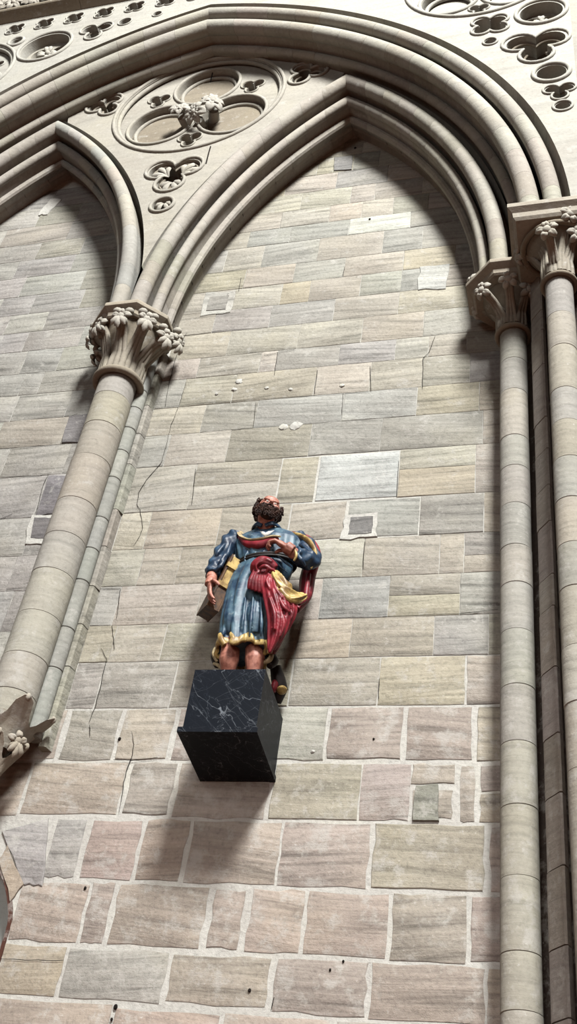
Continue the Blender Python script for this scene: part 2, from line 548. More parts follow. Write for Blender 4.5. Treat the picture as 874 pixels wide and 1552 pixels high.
# courses of the right bay: (bottom, top, joint spots measured on the photograph)
XW0, XW1 = -2.925, -.12
COURSE = [
    (1.10, 1.405, [(160, 1590), (330, 1590), (500, 1590), (660, 1590)]),
    (1.405, 1.662, [(87, 1500), (253, 1479), (413, 1502), (557, 1502), (736, 1514)]),
    (1.662, 1.99, [(125, 1398), (166, 1398), (312, 1393), (372, 1399), (460, 1401), (592, 1401), (711, 1408)]),
    (1.99, 2.337, [(123, 1298), (212, 1287), (283, 1284), (427, 1272), (563, 1284), (736, 1303)]),
    (2.337, 2.67, [(40, 1194), (189, 1194), (263, 1201), (406, 1221), (546, 1203), (620, 1217), (691, 1200), (724, 1200)]),
    (2.67, 3.005, [(92, 1129), (174, 1131), (260, 1126), (385, 1126), (494, 1126), (612, 1123), (720, 1123)]),
    (3.005, 3.322, [(91, 1049), (151, 1040), (262, 1040), (345, 1035), (441, 1029), (574, 1031), (706, 1031)]),
    (3.322, 3.592, [(171, 975), (246, 980), (330, 975), (450, 969), (531, 969), (657, 966), (740, 966)]),
    (3.592, 3.893, [(177, 918), (300, 915), (400, 910), (486, 906), (589, 903), (697, 903)]),
    (3.893, 4.195, [(213, 860), (270, 860), (360, 850), (460, 846), (550, 846), (666, 837), (703, 837)]),
    (4.195, 4.515, [(224, 803), (333, 794), (438, 788), (526, 771), (636, 783), (733, 777)]),
    (4.515, 4.935, [(203, 743), (291, 737), (423, 723), (480, 723), (604, 717), (720, 723)]),
    (4.935, 5.247, [(254, 680), (346, 674), (470, 666), (577, 660), (731, 654)]),
    (5.247, 5.530, [(307, 637), (388, 629), (520, 613), (631, 613), (726, 611)]),
    (5.530, 5.835, [(276, 597), (354, 591), (477, 580), (561, 571), (640, 566), (712, 560)]),
    (5.835, 6.062, [(300, 560), (394, 549), (419, 546), (514, 537), (599, 531), (649, 526), (707, 520)]),
    (6.062, 6.350, [(346, 523), (453, 509), (549, 497), (642, 489)]),
    (6.350, 6.615, [(324, 491), (409, 483), (506, 469), (604, 457)]),
    (6.615, 6.880, [(350, 462), (425, 450), (469, 443), (546, 434), (606, 449), (660, 425)]),
    (6.880, 7.133, [(370, 426), (446, 414), (522, 403), (611, 397), (690, 390)]),
    (7.133, 7.440, [(340, 400), (399, 386), (482, 380), (580, 369), (640, 360)]),
    (7.440, 7.665, [(377, 363), (440, 354), (529, 343), (622, 333)]),
    (7.665, 7.905, [(426, 334), (499, 326), (549, 314), (596, 311), (650, 300)]),
    (7.905, 8.160, [(456, 309), (532, 294), (569, 287), (640, 280)]),
    (8.160, 8.420, [(430, 300), (510, 275), (588, 262)]),
    (8.420, 8.680, [(480, 260), (506, 250), (536, 247), (575, 240)]),
    (8.680, 8.95, [(520, 225), (550, 222)]),
]
SPECIAL = {}   # (course, stone) tints picked from the photograph


def calm(c, k=.45):
    g = (176, 171, 161)
    return tuple(a + (b - a) * k for a, b in zip(c, g))


def tint(xc, zc):
    c = rnd.choice([C_BEI, C_BEI, C_BEI, C_YEL, C_GRY])
    if zc < 3.0: c = tuple(a * .55 + b * .45 for a, b in zip(c, C_PNK))
    if zc < 2.4: c = tuple(a * .45 + b * .55 for a, b in zip(c, C_PNK))
    return jit(c, 6)


HINT = [((545, 720), (194, 196, 192)), ((685, 780), (178, 180, 179)), ((575, 338), C_PAL), ((535, 905), (168, 169, 168)),
        ((520, 660), (160, 160, 154)), ((440, 383), (182, 170, 148)), ((470, 430), (182, 168, 142)), ((455, 350), (166, 167, 163)), ((575, 613), (186, 188, 184)),
        ((420, 620), (172, 174, 170)), ((665, 655), (158, 156, 148)), ((680, 620), (176, 170, 150)), ((400, 670), (164, 160, 146)),
        ((420, 840), (176, 172, 160)), ((240, 800), (186, 176, 158)), ((225, 680), (166, 166, 160)), ((350, 645), (160, 158, 150)),
        ((440, 1130), (176, 176, 166)), ((480, 1205), (178, 170, 150)), ((660, 1290), (166, 160, 140)), ((120, 1270), (172, 168, 168)),
        ((170, 1500), (176, 174, 168)), ((40, 1500), (178, 164, 142)), ((600, 1400), (166, 156, 146)), ((650, 900), (170, 166, 154)), ((300, 880), (188, 180, 160)),
        ((250, 1040), (172, 168, 160)), ((400, 515), (178, 174, 160)), ((410, 395), (168, 168, 163)), ((720, 780), (150, 148, 142))]
HINTW = [(at(*p, 0).x, at(*p, 0).z, calm(c, .0 if sum(c) > 570 else .4)) for p, c in HINT]


def split_special(x0, x1, z0, z1, ci):
    """stones of the photograph that take only part of a course's height"""
    if ci == 11 and x0 > -1.2 and x1 > -.6 and x0 < -.9:      # two thin stones over one course, right of the white block
        return [(x0, x1, z0, z0 + .24), (x0, x1, z0 + .24, z1)]
    if ci == 9 and x0 > -.75: return [(x0, x1, z0, z0 + .13), (x0, x1, z0 + .13, z1)]
    if ci == 4 and -1.05 < x0 < -.85: return [(x0, x1, z0, z0 + .20), (x0, x1, z0 + .20, z1)]
    if rnd.random() < .06 and z1 - z0 > .27: return [(x0, x1, z0, (z0 + z1) / 2), (x0, x1, (z0 + z1) / 2, z1)]
    return [(x0, x1, z0, z1)]


BOXB = (-2.02, -1.56)
for ci, (z0, z1, js) in enumerate(COURSE):
    xs = sorted(px_x(*js)); left = XW0
    if z0 < 2.2: left = NX + .012 if z0 < 1.9 else at(70, 1290, 0).x
    if z0 > 2.3 and z0 < 2.9: left = -3.5
    xs = [left] + [x for x in xs if left + .05 < x < XW1 - .05] + [XW1]
    out = [xs[0]]
    for x in xs[1:]:
        while x - out[-1] > .95: out.append(out[-1] + (x - out[-1]) * .5)
        out.append(x)
    for a, b in zip(out, out[1:]):
        xm, zm = (a + b) / 2, z0 + .02
        xn = max(a, min(b, XC))
        if not inner_arch(xn, zm, XC, .09): continue
        for (p, q, r, s) in split_special(a, b, z0, z1, ci):
            zc = (r + s) / 2
            lowz = max(0, min(1, (3.35 - zc) / .6))
            gap = .0035 + .030 * lowz * rnd.uniform(.5, 1.25)
            if .35 < -zc + 5.2 + .0 and 4.3 < zc < 5.3 and -1.75 < xm < -.9: gap = .018
            col = tint(xm, zc)
            for hx, hz, hc in HINTW:
                if p < hx < q and r < hz < s: col = jit(hc, 3)
            block(p, q, r, s, gap, col, .0018 + .002 * rnd.random(), .002 + .006 * lowz)

# courses of the left bay: seen between the edge of the frame and the middle shaft
LC = [(1.10, 1.405), (1.405, 1.66), (1.66, 1.99), (1.99, 2.337), (2.337, 2.67), (2.67, 3.005), (3.005, 3.28), (3.28, 3.57), (3.57, 3.89), (3.89, 4.185), (4.185, 4.528), (4.528, 4.93), (4.93, 5.236), (5.236, 5.53), (5.53, 5.82), (5.82, 6.08),
      (6.08, 6.36), (6.36, 6.61), (6.61, 6.86), (6.86, 7.12), (7.12, 7.40), (7.40, 7.66), (7.66, 7.92), (7.92, 8.2), (8.2, 8.5), (8.5, 8.8)]
LJ = {0: [(6, 990)], 1: [(10, 930)], 2: [(14, 880)], 3: [(38, 830)], 4: [(62, 750)], 5: [(8, 700), (103, 690)], 6: [(4, 645), (99, 650)],
      7: [(30, 600)], 8: [(60, 585), (30, 590)], 9: [(89, 549), (38, 545)], 10: [(42, 510), (127, 500)], 11: [(68, 490), (8, 500)], 12: [(48, 465)],
      13: [(120, 440), (30, 445)], 14: [(108, 405), (22, 415)], 15: [(56, 385)], 16: [(100, 362)]}
for i, (z0, z1) in enumerate(LC):
    xs = [-6.1] + sorted(px_x(*LJ.get(i - 7, []))) + [-3.28]
    if z0 < 2.3: xs[-1] = -3.78
    elif z0 < 3.0: xs[-1] = -3.50
    xs = [x for k, x in enumerate(xs) if k == 0 or x > xs[0] + .1]
    out = [xs[0]]
    for x in xs[1:]:
        while x - out[-1] > .8: out.append(out[-1] + rnd.uniform(.4, .62))
        if x - out[-1] < .09: out[-1] = x
        else: out.append(x)
    if out[-1] < xs[-1]: out.append(xs[-1])
    for a, b in zip(out, out[1:]):
        if b < -5.9 + (0 if z0 > 7 else .0): continue
        xn = max(a, min(b, XL))
        if not inner_arch(xn, z0 + .02, XL, .09): continue
        c = jit(rnd.choice([C_VIO, C_GRY, C_VIO, (172, 167, 156), C_GRY]), 5)
        if z1 < 5: c = jit(C_VIO, 5)
        block(a, b, z0, z1, .003 + .003 * rnd.random() + (.02 if z0 < 3.2 else 0), c, .0025)
# small grey blocks beside the shaft in the left bay
# ------------------------------------------------------------------ patches, framed stones, cracks (parts of the wall)


def slab(corners, y, col, mat=M_ASH, name='repair_stone', wob=.004, th=.02):
    P = [at(a, b, 0) for a, b in corners]; pts = []
    for i in range(4):
        a, b = P[i], P[(i + 1) % 4]
        for t in (0, .25, .5, .75):
            p = a.lerp(b, t); pts.append((p.x + rnd.uniform(-wob, wob), p.z + rnd.uniform(-wob, wob)))
    cx = sum(p[0] for p in pts) / 16; cz = sum(p[1] for p in pts) / 16
    mb = MB()
    mb.v = [(x, y + th, z) for x, z in pts] + [(x, y + .003, z) for x, z in pts] + [(cx + (x - cx) * .97, y, cz + (z - cz) * .97) for x, z in pts]
    for r in (0, 16):
        for j in range(16):
            q = (j + 1) % 16; mb.f.append((r + j, r + q, r + 16 + q, r + 16 + j))
    mb.f.append(tuple(32 + j for j in range(16)))
    return mk(name, mb, mat, wall, 30, col)


slab([(516, 820), (570, 814), (573, 778), (523, 781)], -.011, None, M_MORTAR, 'mortar_bed', .009)
slab([(528, 812), (564, 810), (566, 784), (532, 785)], -.014, (132, 130, 128))
slab([(303, 480), (350, 474), (358, 441), (312, 445)], -.009, (194, 192, 184), M_ASH, 'mortar_bed', .008)
slab([(313, 473), (342, 470), (347, 449), (318, 452)], -.014, (168, 165, 158))
slab([(631, 441), (676, 438), (680, 402), (637, 406)], -.010, (196, 196, 190), M_ASH, 'mortar_patch', .012)
slab([(506, 260), (533, 258), (535, 237), (507, 240)], -.013, (146, 144, 142))
slab([(36, 826), (74, 825), (90, 782), (48, 783)], -.011, None, M_MORTAR, 'mortar_bed', .012)
slab([(47, 817), (70, 818), (83, 786), (53, 786)], -.014, (124, 120, 120))
slab([(57, 328), (72, 326), (94, 303), (78, 303)], -.012, (176, 180, 184), M_MORTAR, 'mortar_patch', .012)
slab([(625, 1245), (664, 1245), (664, 1190), (630, 1192)], -.013, (150, 150, 140))
slab([(55, 783), (88, 778), (107, 722), (74, 722)], -.012, (134, 130, 132))
slab([(94, 672), (126, 671), (139, 628), (105, 632)], -.012, (138, 134, 134))
# dark groove around the small rounded stone left of the arch


def ribbon(pts, r, name, parent=None, mat=M_CRACK, y=-.0085, cyc=False):
    mb = MB(); q = []
    P = [at(a, b, 0) for a, b in pts]
    for i in range(len(P) - 1):
        for t in (0, .34, .67):
            p = P[i].lerp(P[i + 1], t); q.append((p.x + rnd.uniform(-.003, .003), y, p.z + rnd.uniform(-.003, .003)))
    q.append((P[-1].x, y, P[-1].z))
    m = len(q)
    mb.tube(q, [r * (.5 + .5 * sin(pi * (i + .8) / (m + .6))) * rnd.uniform(.6, 1.2) for i in range(m)], 5, flat=.35, up=(0, 1, 0))
    return mk(name, mb, mat, parent or wall, 60)


for pts in ([(284, 505), (275, 520), (266, 545), (257, 580), (253, 600), (251, 617)],
            [(283, 580), (277, 598), (271, 617), (260, 645), (254, 668), (246, 700), (243, 705), (222, 728), (211, 748), (208, 766), (213, 774), (215, 790), (217, 803), (210, 818), (203, 828)],
            [(170, 950), (173, 970), (174, 985)], [(154, 983), (162, 1000), (158, 1020), (150, 1055), (144, 1075), (136, 1095)],
            [(137, 1100), (137, 1117)], [(200, 1110), (204, 1130), (200, 1150), (192, 1170), (187, 1195), (181, 1232)], [(172, 1153), (200, 1153), (240, 1149)],
            [(660, 510), (650, 535), (641, 545), (640, 590)], [(366, 422), (362, 442), (346, 446), (338, 470)]):
    ribbon(pts, .0022, 'crack')
for pts in ([(226, 620), (340, 610), (409, 605)], [(340, 610), (520, 597), (560, 595)], [(303, 657), (345, 653), (386, 649)], [(388, 611), (384, 648)], [(520, 597), (518, 628)],
            [(274, 511), (330, 503), (409, 497)], [(270, 480), (268, 511)], [(400, 540), (446, 531)], [(416, 569), (421, 535)], [(477, 598), (481, 562)], [(636, 808), (660, 809)],
            [(291, 766), (297, 712)], [(177, 938), (183, 894)], [(148, 894), (183, 893)], [(580, 936), (697, 931)], [(697, 931), (754, 925)], [(574, 1060), (575, 1030)],
            [(550, 865), (553, 822)], [(522, 405), (520, 420)], [(604, 700), (601, 755)], [(562, 595), (561, 556)], [(0, 681), (60, 677), (100, 673)],
            [(0, 724), (60, 722), (78, 718)], [(55, 783), (66, 735), (74, 720)], [(94, 672), (106, 632), (118, 628)], [(20, 780), (0, 788)], [(0, 1454), (60, 1456), (97, 1456)],
            [(412, 1530), (416, 1512)], [(86, 563), (130, 558), (155, 553)]):
    ribbon(pts, .002, 'open_joint')
for (x, y, r) in ((175, 1526, .011), (169, 1545, .007), (378, 1501, .008), (129, 1346, .008), (181, 1120, .010), (486, 246 - 20, .01), (538, 224, .012), (560, 332, .010), (566, 1120, .006), (520, 1457, .006), (500, 1470, .006)):
    p = at(x, y, -.006); mb = MB(); mb.blob(p, (r, .006, r * 1.2), None, 8, 5); mk('pit', mb, M_HOLE, wall, 60)
for (x, y, r) in ((362, 578, .03), (355, 590, .022), (404, 588, .018), (440, 590, .017), (518, 584, .02), (474, 1139, .012), (328, 597, .014), (448, 645, .05), (430, 647, .035)):
    p = at(x, y, -.006); mb = MB(); mb.blob(p, (r, .007, r * .8), None, 9, 5, lambda v: v * rnd.uniform(.75, 1.15)); mk('lime_daub', mb, M_MORTAR, wall, 60)

# ------------------------------------------------------------------ lower left arched opening
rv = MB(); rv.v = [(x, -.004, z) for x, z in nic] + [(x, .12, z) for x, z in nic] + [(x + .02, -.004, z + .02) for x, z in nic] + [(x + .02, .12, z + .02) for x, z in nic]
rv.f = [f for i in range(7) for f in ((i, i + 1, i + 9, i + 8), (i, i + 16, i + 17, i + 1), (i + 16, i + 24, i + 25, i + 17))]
mk('arch_reveal', rv, M_CARVE, wall, 40, (88, 56, 46))  # dark brown puts the shade of the arch underside into the colour
rv2 = MB(); rv2.v = [(2 * NC - x, y, z) for x, y, z in rv.v]; rv2.f = list(rv.f); mk('arch_reveal', rv2, M_CARVE, wall, 40, (88, 56, 46))  # same painted-in shade on the mirrored half
ni = MB(); ni.box((-3.9, .11, FLOOR), (-2.6, .16, 2.3))
o = mk('niche_back_1', ni, stone_mat('niche_plaster', .1, .3, .2, .3, False, (190, 196, 192)), None, 0); o['kind'] = 'structure'  # pale back wall of the shallow arched niche
# relieving stones around its head
for (pts, c) in (([(2, 1262), (37, 1341), (66, 1343), (74, 1242)], (174, 170, 168)), ([(0, 1302), (12, 1282), (36, 1342), (17, 1366)], (180, 166, 150)),):
    slab(pts, -.010, c, M_ASH, 'arch_stone', .006)

# ------------------------------------------------------------------ arches, stone by stone
PROF_S = [(0, .44), (0, .0), (.002, .05), (.014, .135), (.05, .145)] + arc(.12, -.005, .064, 150, 405, 10) + [(.160, .27), (.192, .30)] + \
    arc(.224, .10, .042, 165, 425, 8) + [(.240, .34), (.250, .36)] + arc(.270, .245, .034, 170, 440, 7) + [(.262, .31), (.238, .35), (.238, .44)]
PROF_G = [(0, .56), (0, -.004), (.003, .05), (.016, .135), (.05, .15)] + arc(.110, .045, .062, 150, 405, 10) + [(.148, .28), (.188, .31)] + \
    arc(.262, .10, .074, 160, 425, 11) + [(.292, .40), (.306, .45)] + arc(.338, .285, .042, 165, 415, 7) + [(.346, .44), (.350, .50), (.372, .50), (.372, .56)]


def arch(T, cx, e, R, Yf, prof, side, s0, s1, n, lo, hi, cols, steps=4):
    br = [s0 + (s1 - s0) * i / n for i in range(n + 1)]
    br = [b + (rnd.uniform(-.1, .1) * (s1 - s0) / n if 0 < i < n else 0) for i, b in enumerate(br)]
    for a, b in zip(br, br[1:]):
        mb = MB(); R_ = []
        g = .0002
        for i in range(steps + 1):
            s = a + g + (b - a - (2 * g if b < 1 else g)) * i / steps
            ring = []
            for (u, v) in prof:
                r = R - u; t = s * acos(e / r)
                x = cx + side * (-e + r * cos(t)); z = Z0 + r * sin(t)
                ring.append((max(lo, min(hi, x)), Yf + v, z))
            R_.append(ring)
        mb.rings(R_)
        mk('voussoir', mb, M_CARVE, T, 38, jit(rnd.choice(cols), 5))


CG = [C_CARVE, (182, 177, 166), (172, 166, 154)]
T = thing('wide_pointed_arch', 'great moulded pointed arch spanning both bays, crown at the top of the wall', 'arch', (XM, YO, Z0))
arch(T, XM, EG, RG, YO, PROF_G, 1, 0, 1, 17, -9, 9, CG)
arch(T, XM, EG, RG, YO, PROF_G, -1, 0, 1, 17, -9, 9, CG)
T = thing('pointed_arch', 'narrower moulded pointed arch over the bay with the statue', 'arch', (XC, YS, Z0), 'bay arches')
arch(T, XC, ES, RS, YS, PROF_S, 1, 0, 1, 13, -9, -.29, CG)
arch(T, XC, ES, RS, YS, PROF_S, -1, 0, 1, 13, XM + .002, 9, CG)
T = thing('pointed_arch', 'narrower moulded pointed arch over the left bay, cut by the left edge', 'arch', (XL, YS, Z0), 'bay arches')
arch(T, XL, ES, RS, YS, PROF_S, 1, 0, 1, 13, -9, XM - .002, [(170, 168, 162), C_CARVE])
arch(T, XL, ES, RS, YS, PROF_S, -1, 0, 1, 13, -9, 9, CG)

# ------------------------------------------------------------------ tracery field between the arches


def sub_edge(cx, side, s, R=RS - .004):
    t = s * acos(ES / R); return (cx + side * (-ES + R * cos(t)), Z0 + R * sin(t))


gr = RG - .362
tend = acos(EG / gr); half = []; r2 = RS - .004
for i in range(41):                                   # right half: down the wide arch from its crown, back up the small arch
    t = tend * (1 - i / 40); x, z = XM - EG + gr * cos(t), Z0 + gr * sin(t)
    xs = XC - ES + sqrt(max(0, r2 * r2 - (z - Z0) ** 2)) if z < Z0 + sqrt(r2 * r2 - ES * ES) else -9
    if xs > x - .012: break
    half.append((x, z))
zend = half[-1][1]
for i in range(0, 41):
    x, z = sub_edge(XC, 1, i / 40)
    if z > zend + .02: half.append((x, z))
for i in range(39, -1, -1):
    x, z = sub_edge(XC, -1, i / 40)
    if x > XM + .004: half.append((x, z))
half.append((XM, Z0 + sqrt(r2 * r2 - (XM - XL + ES) ** 2)))
out = half + [(2 * XM - x, z) for x, z in reversed(half[1:-1])]
low = []
T = thing('carved_spandrel', 'carved tracery field with a large roundel between the pointed arches', 'stone tracery', (XM, YS, 7.5))
RC = (XM - .01, 9.22, .80)
holes = [circle(RC[0], RC[1], RC[2], 64)]
trefs = [  # centre, lobe distance, lobe radius, turn
    (XM - .015, 8.03, .165, .155, -90), (XM + 1.0, 9.45, .128, .118, 0), (XM - 1.0, 9.45, .128, .118, 180)]
LCOL = (176, 170, 158)
th = [lobed(x, z, d, r - .035, 3, rot) for x, z, d, r, rot in trefs]
holes += th
holes.append(circle(XM - .01, 7.55, .088, 28))
fill2d('plate', [out + low] + holes, YS, .16, M_CARVE, T, C_CARVE)
bk = MB(); bk.box((-5.6, YS + .15, 6.9), (-1.2, YS + .20, 10.0)); 
fill2d('back_panel', [[(-4.35, 9.05), (XM - .34, 8.3), (XM, 7.2), (XM + .34, 8.3), (-1.95, 9.05), (-1.75, 9.3), (-2.1, 9.85), (-4.15, 9.85), (-4.55, 9.3)]], YS + .13, .04, M_CARVE, T, (150, 140, 124))  # same stone as the plate, browned to paint in the shade of the openings
for (x, z, d, r, rot), lp in zip(trefs, th):
    rim(lobed(x, z, d, r - .02, 3, rot), YS - .004, .016, 'rim', M_CARVE, T, C_CARVE)
    # the cusps' tail on the sunk ground
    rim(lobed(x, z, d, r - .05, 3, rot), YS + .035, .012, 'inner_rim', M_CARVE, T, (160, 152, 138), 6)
rim(circle(XM - .01, 7.55, .104, 28), YS - .004, .016, 'rim', M_CARVE, T, C_CARVE)


def carved_leaf(T, cx, cz, Y, r, turn, name='leaf', seed=1):
    """a three-lobed carved leaf filling a round opening, growing out of `turn` degrees"""
    mb = MB(); a = radians(turn); d = Vector((cos(a), 0, sin(a)))
    base = Vector((cx, Y, cz)) - d * r * .8
    F = frame((0, -1, 0), d)
    for k, (ang, L) in enumerate(((-58, .95), (-22, 1.25), (20, 1.3), (56, .95))):
        q = radians(ang)
        tip = base + (F @ Vector((sin(q), cos(q), 0))) * r * L * 1.15
        mid = base.lerp(tip, .6) + Vector((0, -.03, 0))
        mb.tube([base, base.lerp(mid, .5) + Vector((0, -.012, 0)), mid, mid.lerp(tip, .7) + Vector((0, -.008, 0)), tip],
                [r * .08, r * .13, r * .24, r * .25, r * .07], 8, flat=.5, up=(0, 1, 0))
    mk(name, mb, M_CARVE, T, 60, (186, 181, 170))


x, z, d, r, rot = trefs[0]
for k in range(3):
    a = radians(rot + 120 * k)
    carved_leaf(T, x + d * cos(a), z + d * sin(a), YS + .05, r * .72, rot + 120 * k + 0, seed=k)
carved_leaf(T, XM - .01, 7.55, YS + .04, .085, -90, seed=9)


def roundel(T, cx, cz, R, Yf, lobes=True, boss=True, rot=90, col=C_CARVE):
    rim(circle(cx, cz, R + .028, 64), Yf - .002, .019, 'ring_moulding', M_CARVE, T, col)
    rim(circle(cx, cz, R - .01, 64), Yf + .03, .022, 'ring_moulding', M_CARVE, T, col)
    d, r = R * .505, R * .385
    cs = [(cx + d * cos(radians(rot + 120 * k)), cz + d * sin(radians(rot + 120 * k))) for k in range(3)]
    sm = [(cx + R * .68 * cos(radians(rot + 60 + 120 * k)), cz + R * .68 * sin(radians(rot + 60 + 120 * k)), rot + 60 + 120 * k) for k in range(3)]
    lp = [lobed(cx, cz, d, r + .012, 3, rot, 20)] if d * sin(pi / 3) < r + .012 else [circle(a, b, r, 36) for a, b in cs]
    sl = [lobed(a, b, R * .075, R * .066, 3, q) for a, b, q in sm]
    fill2d('sunk_field', [circle(cx, cz, R + .02, 64)] + lp + sl, Yf + .06, .09, M_CARVE, T, col)
    for a, b in cs:
        rim(circle(a, b, r + .02, 36), Yf + .058, .018, 'lobe_moulding', M_CARVE, T, col)
        rim(circle(a, b, r - .035, 36), Yf + .125, .020, 'lobe_moulding', M_CARVE, T, col)
    for a, b, q in sm:
        rim(lobed(a, b, R * .075, R * .08, 3, q), Yf + .058, .010, 'small_rim', M_CARVE, T, col, 6)
    fill2d('ground', [circle(cx, cz, R, 48)], Yf + .15, .03, M_CARVE, T, col)
    return cs


roundel(T, *RC, YS)
for k, (px, py, sz) in enumerate([(298, 172, .10), (272, 168, .085), (321, 158, .10)]):
    mb = MB(); p = at(px, py, YS - .04)
    n = Vector(((-.5, 0, .5)[k], -1, (-.6, .1, .0)[k]))
    mb.tube([(p.x * .8 + (XM - .01) * .2, YS + .15, p.z * .85 + 9.22 * .15), (p.x, YS + .02, p.z)], [.06, .045], 8)
    petals(mb, p, n, sz, 6, 11 + k)
    petals(mb, p + n.normalized() * sz * .25, n, sz * .6, 5, 31 + k)
    mk('boss_flower', mb, M_CARVE, T, 60, (190, 186, 176))
# crack that runs from the crown through the roundel
def crackY(pts, ys, name, parent):
    mb = MB(); q = [at(a, b, Y) for (a, b), Y in zip(pts, ys)]
    mb.tube(q, [.006] * len(q), 5, up=(0, 1, 0)); mk(name, mb, M_CRACK, parent, 60)


crackY([(322, 110), (318, 128), (313, 143)], [YS + .06, YS + .145, YS + .148], 'crack', T)
crackY([(319, 178), (313, 195), (310, 203)], [YS + .148, YS + .148, YS + .10], 'crack', T)
crackY([(319, 222), (316, 232), (312, 248)], [YS - .002] * 3, 'crack', T)

# ------------------------------------------------------------------ outer wall above the wide arch
ol = []
RO = RG + .003
te = acos(EG / RO)
XE = .22
for i in range(41):
    t = te * i / 40; ol.append((XM - EG + RO * cos(t), Z0 + .0 + RO * sin(t)))
for i in range(1, 30):
    t = te * (1 - i / 40); ol.append((XM + EG - RO * cos(t), Z0 + RO * sin(t)))
ol += [(-7.6, ol[-1][1]), (-7.6, 12.2), (XE, 12.2), (XE, Z0 + .01)]
FW = []
quats = [(-5.367 - .345 * k + .0, 10.72) for k in range(3, 0, -1)] + [(-5.355 + .338 * k, 10.72) for k in range(12)]
quats = [(x, z) for x, z in quats if x > -6.6]
hq = [lobed(x, z, .062, .050, 4, 45) for x, z in quats]
tg = [(-.065, 8.545, .165, .150, -90), (.09, 7.772, .075, .068, -90), (-4.335, 10.325, .12, .10, -90), (-.0, 0, 0, 0, 0)][:3]
ht = [lobed(x, z, d, r - .032 * (r / .15), 3, rot) for x, z, d, r, rot in tg]
cg = [(.04, 8.066, .163, .112), (.105, 7.549, .085, .055), (-.425, 8.725, .072, .045), (-5.243, 10.41, .11, .06), (-4.037, 10.408, .082, .062), (-3.70, 10.45, .06, .042)]
hc = [circle(x, z, b, 32) for x, z, a, b in cg]
q4 = [(-.429, 9.022, .105, .085, 45)]
h4 = [lobed(x, z, d, r - .018, 4, rot) for x, z, d, r, rot in q4]
big = [(-.53, 9.897, .62), (-5.742, 9.867, .60)]
hb = [circle(x, z, r, 60) for x, z, r in big]
leafc = (-.011, 9.103, .219)
bigc = (-4.85, 10.175, .305)
ob = fill2d('wall_front', [ol] + hq + ht + hc + h4 + hb + [circle(leafc[0], leafc[1], .175, 36), circle(bigc[0], bigc[1], .26, 40)], YO, .20, M_CARVE, None, (184, 181, 172))
ob['kind'] = 'structure'
T = ob
fb = MB(); 
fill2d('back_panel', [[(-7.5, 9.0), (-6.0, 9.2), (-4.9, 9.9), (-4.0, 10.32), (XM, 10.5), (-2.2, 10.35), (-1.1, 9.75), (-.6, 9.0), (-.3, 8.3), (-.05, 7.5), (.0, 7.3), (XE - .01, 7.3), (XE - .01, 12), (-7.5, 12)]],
       YO + .17, .05, M_CARVE, T, (150, 140, 124))  # recess shade put into the colour; the stone matches the wall face
sd = MB(); sd.box((XE + .001, YO + .012, Z0 + .01), (XE + 1.2, YO + .3, 12.2)); mk('adjoining_face', sd, M_CARVE, T, 0, (170, 166, 156))
for (x, z), lp in zip(quats, hq): rim(lobed(x, z, .062, .056, 4, 45), YO - .003, .009, 'rim', M_CARVE, T, (186, 183, 174), 6)
for (x, z, d, r, rot) in tg:
    rim(lobed(x, z, d, r - .014 * (r / .15), 3, rot), YO - .004, .015 * (r / .15) ** .5, 'rim', M_CARVE, T, (186, 183, 174))
    rim(lobed(x, z, d, r - .05 * (r / .15), 3, rot), YO + .06, .012 * (r / .15), 'inner_rim', M_CARVE, T, (150, 140, 124), 6)
for (x, z, a, b) in cg: rim(circle(x, z, (a + b) / 2, 32), YO - .004, (a - b) * .36, 'rim', M_CARVE, T, (186, 183, 174))
for (x, z, d, r, rot) in q4: rim(lobed(x, z, d, r - .006, 4, rot), YO - .004, .013, 'rim', M_CARVE, T, (186, 183, 174))
for (x, z, r) in big: roundel(T, x, z, r, YO, col=(184, 181, 172))
for (x, z, r, hr) in ((*leafc, .175), (*bigc, .26)):
    rim(circle(x, z, r - .012, 40), YO - .004, .018, 'rim', M_CARVE, T, (186, 183, 174))
    lo_ = lobed(x, z, hr * .44, hr * .44, 3, -90)
    fill2d('sunk_field', [circle(x, z, hr + .01, 40), lo_], YO + .10, .05, M_CARVE, T, (178, 173, 162))
    mb = MB(); petals(mb, (x, YO + .10, z), (.1, -1, -.1), hr * .36, 4, 5, up=(.5, 0, 1)); mk('flower', mb, M_CARVE, T, 60, (190, 186, 176))

# ------------------------------------------------------------------ cornice with a leaf frieze at the upper left
T = thing('string_course', 'projecting moulded string course with a foliage frieze in the upper left corner', 'cornice', (-5.2, YO, 10.93))
mb = MB()
pr = [(YO + .05, 10.915), (YO - .01, 10.915), (YO - .03, 10.925), (YO - .08, 10.945), (YO - .115, 10.955), (YO - .125, 10.965), (YO - .125, 10.985), (YO - .11, 10.995), (YO + .05, 10.995)]
for x0 in np.arange(-7.5, .2, .95):
    m2 = MB(); m2.rings([[(x0 + .002, y, z) for y, z in pr], [(min(x0 + .948, .2), y, z) for y, z in pr]]); mk('moulding', m2, M_CARVE, T, 25, jit((160, 148, 132), 4))
m2 = MB(); m2.box((-7.5, YO - .02, 10.995), (.2, YO + .05, 11.6)); mk('frieze_ground', m2, M_CARVE, T, 0, (160, 152, 140))
for i in range(16):
    x = -6.9 + .24 * i; mb = MB()
    zb = 11.01
    mb.tube([(x - .10, YO - .04, zb), (x - .02, YO - .08, zb + .06), (x + .05, YO - .09, zb + .16), (x, YO - .10, zb + .27)], [.02, .02, .022, .02], 6)
    petals(mb, (x, YO - .09, zb + .14), (rnd.uniform(-.3, .3), -1, -.2), .085, 5, 60 + i)
    petals(mb, (x + .10, YO - .07, zb + .29), (.2, -1, .2), .07, 4, 90 + i)
    mk('frieze_leaf', mb, M_CARVE, T, 60, (184, 178, 166))

# ------------------------------------------------------------------ shafts with capitals


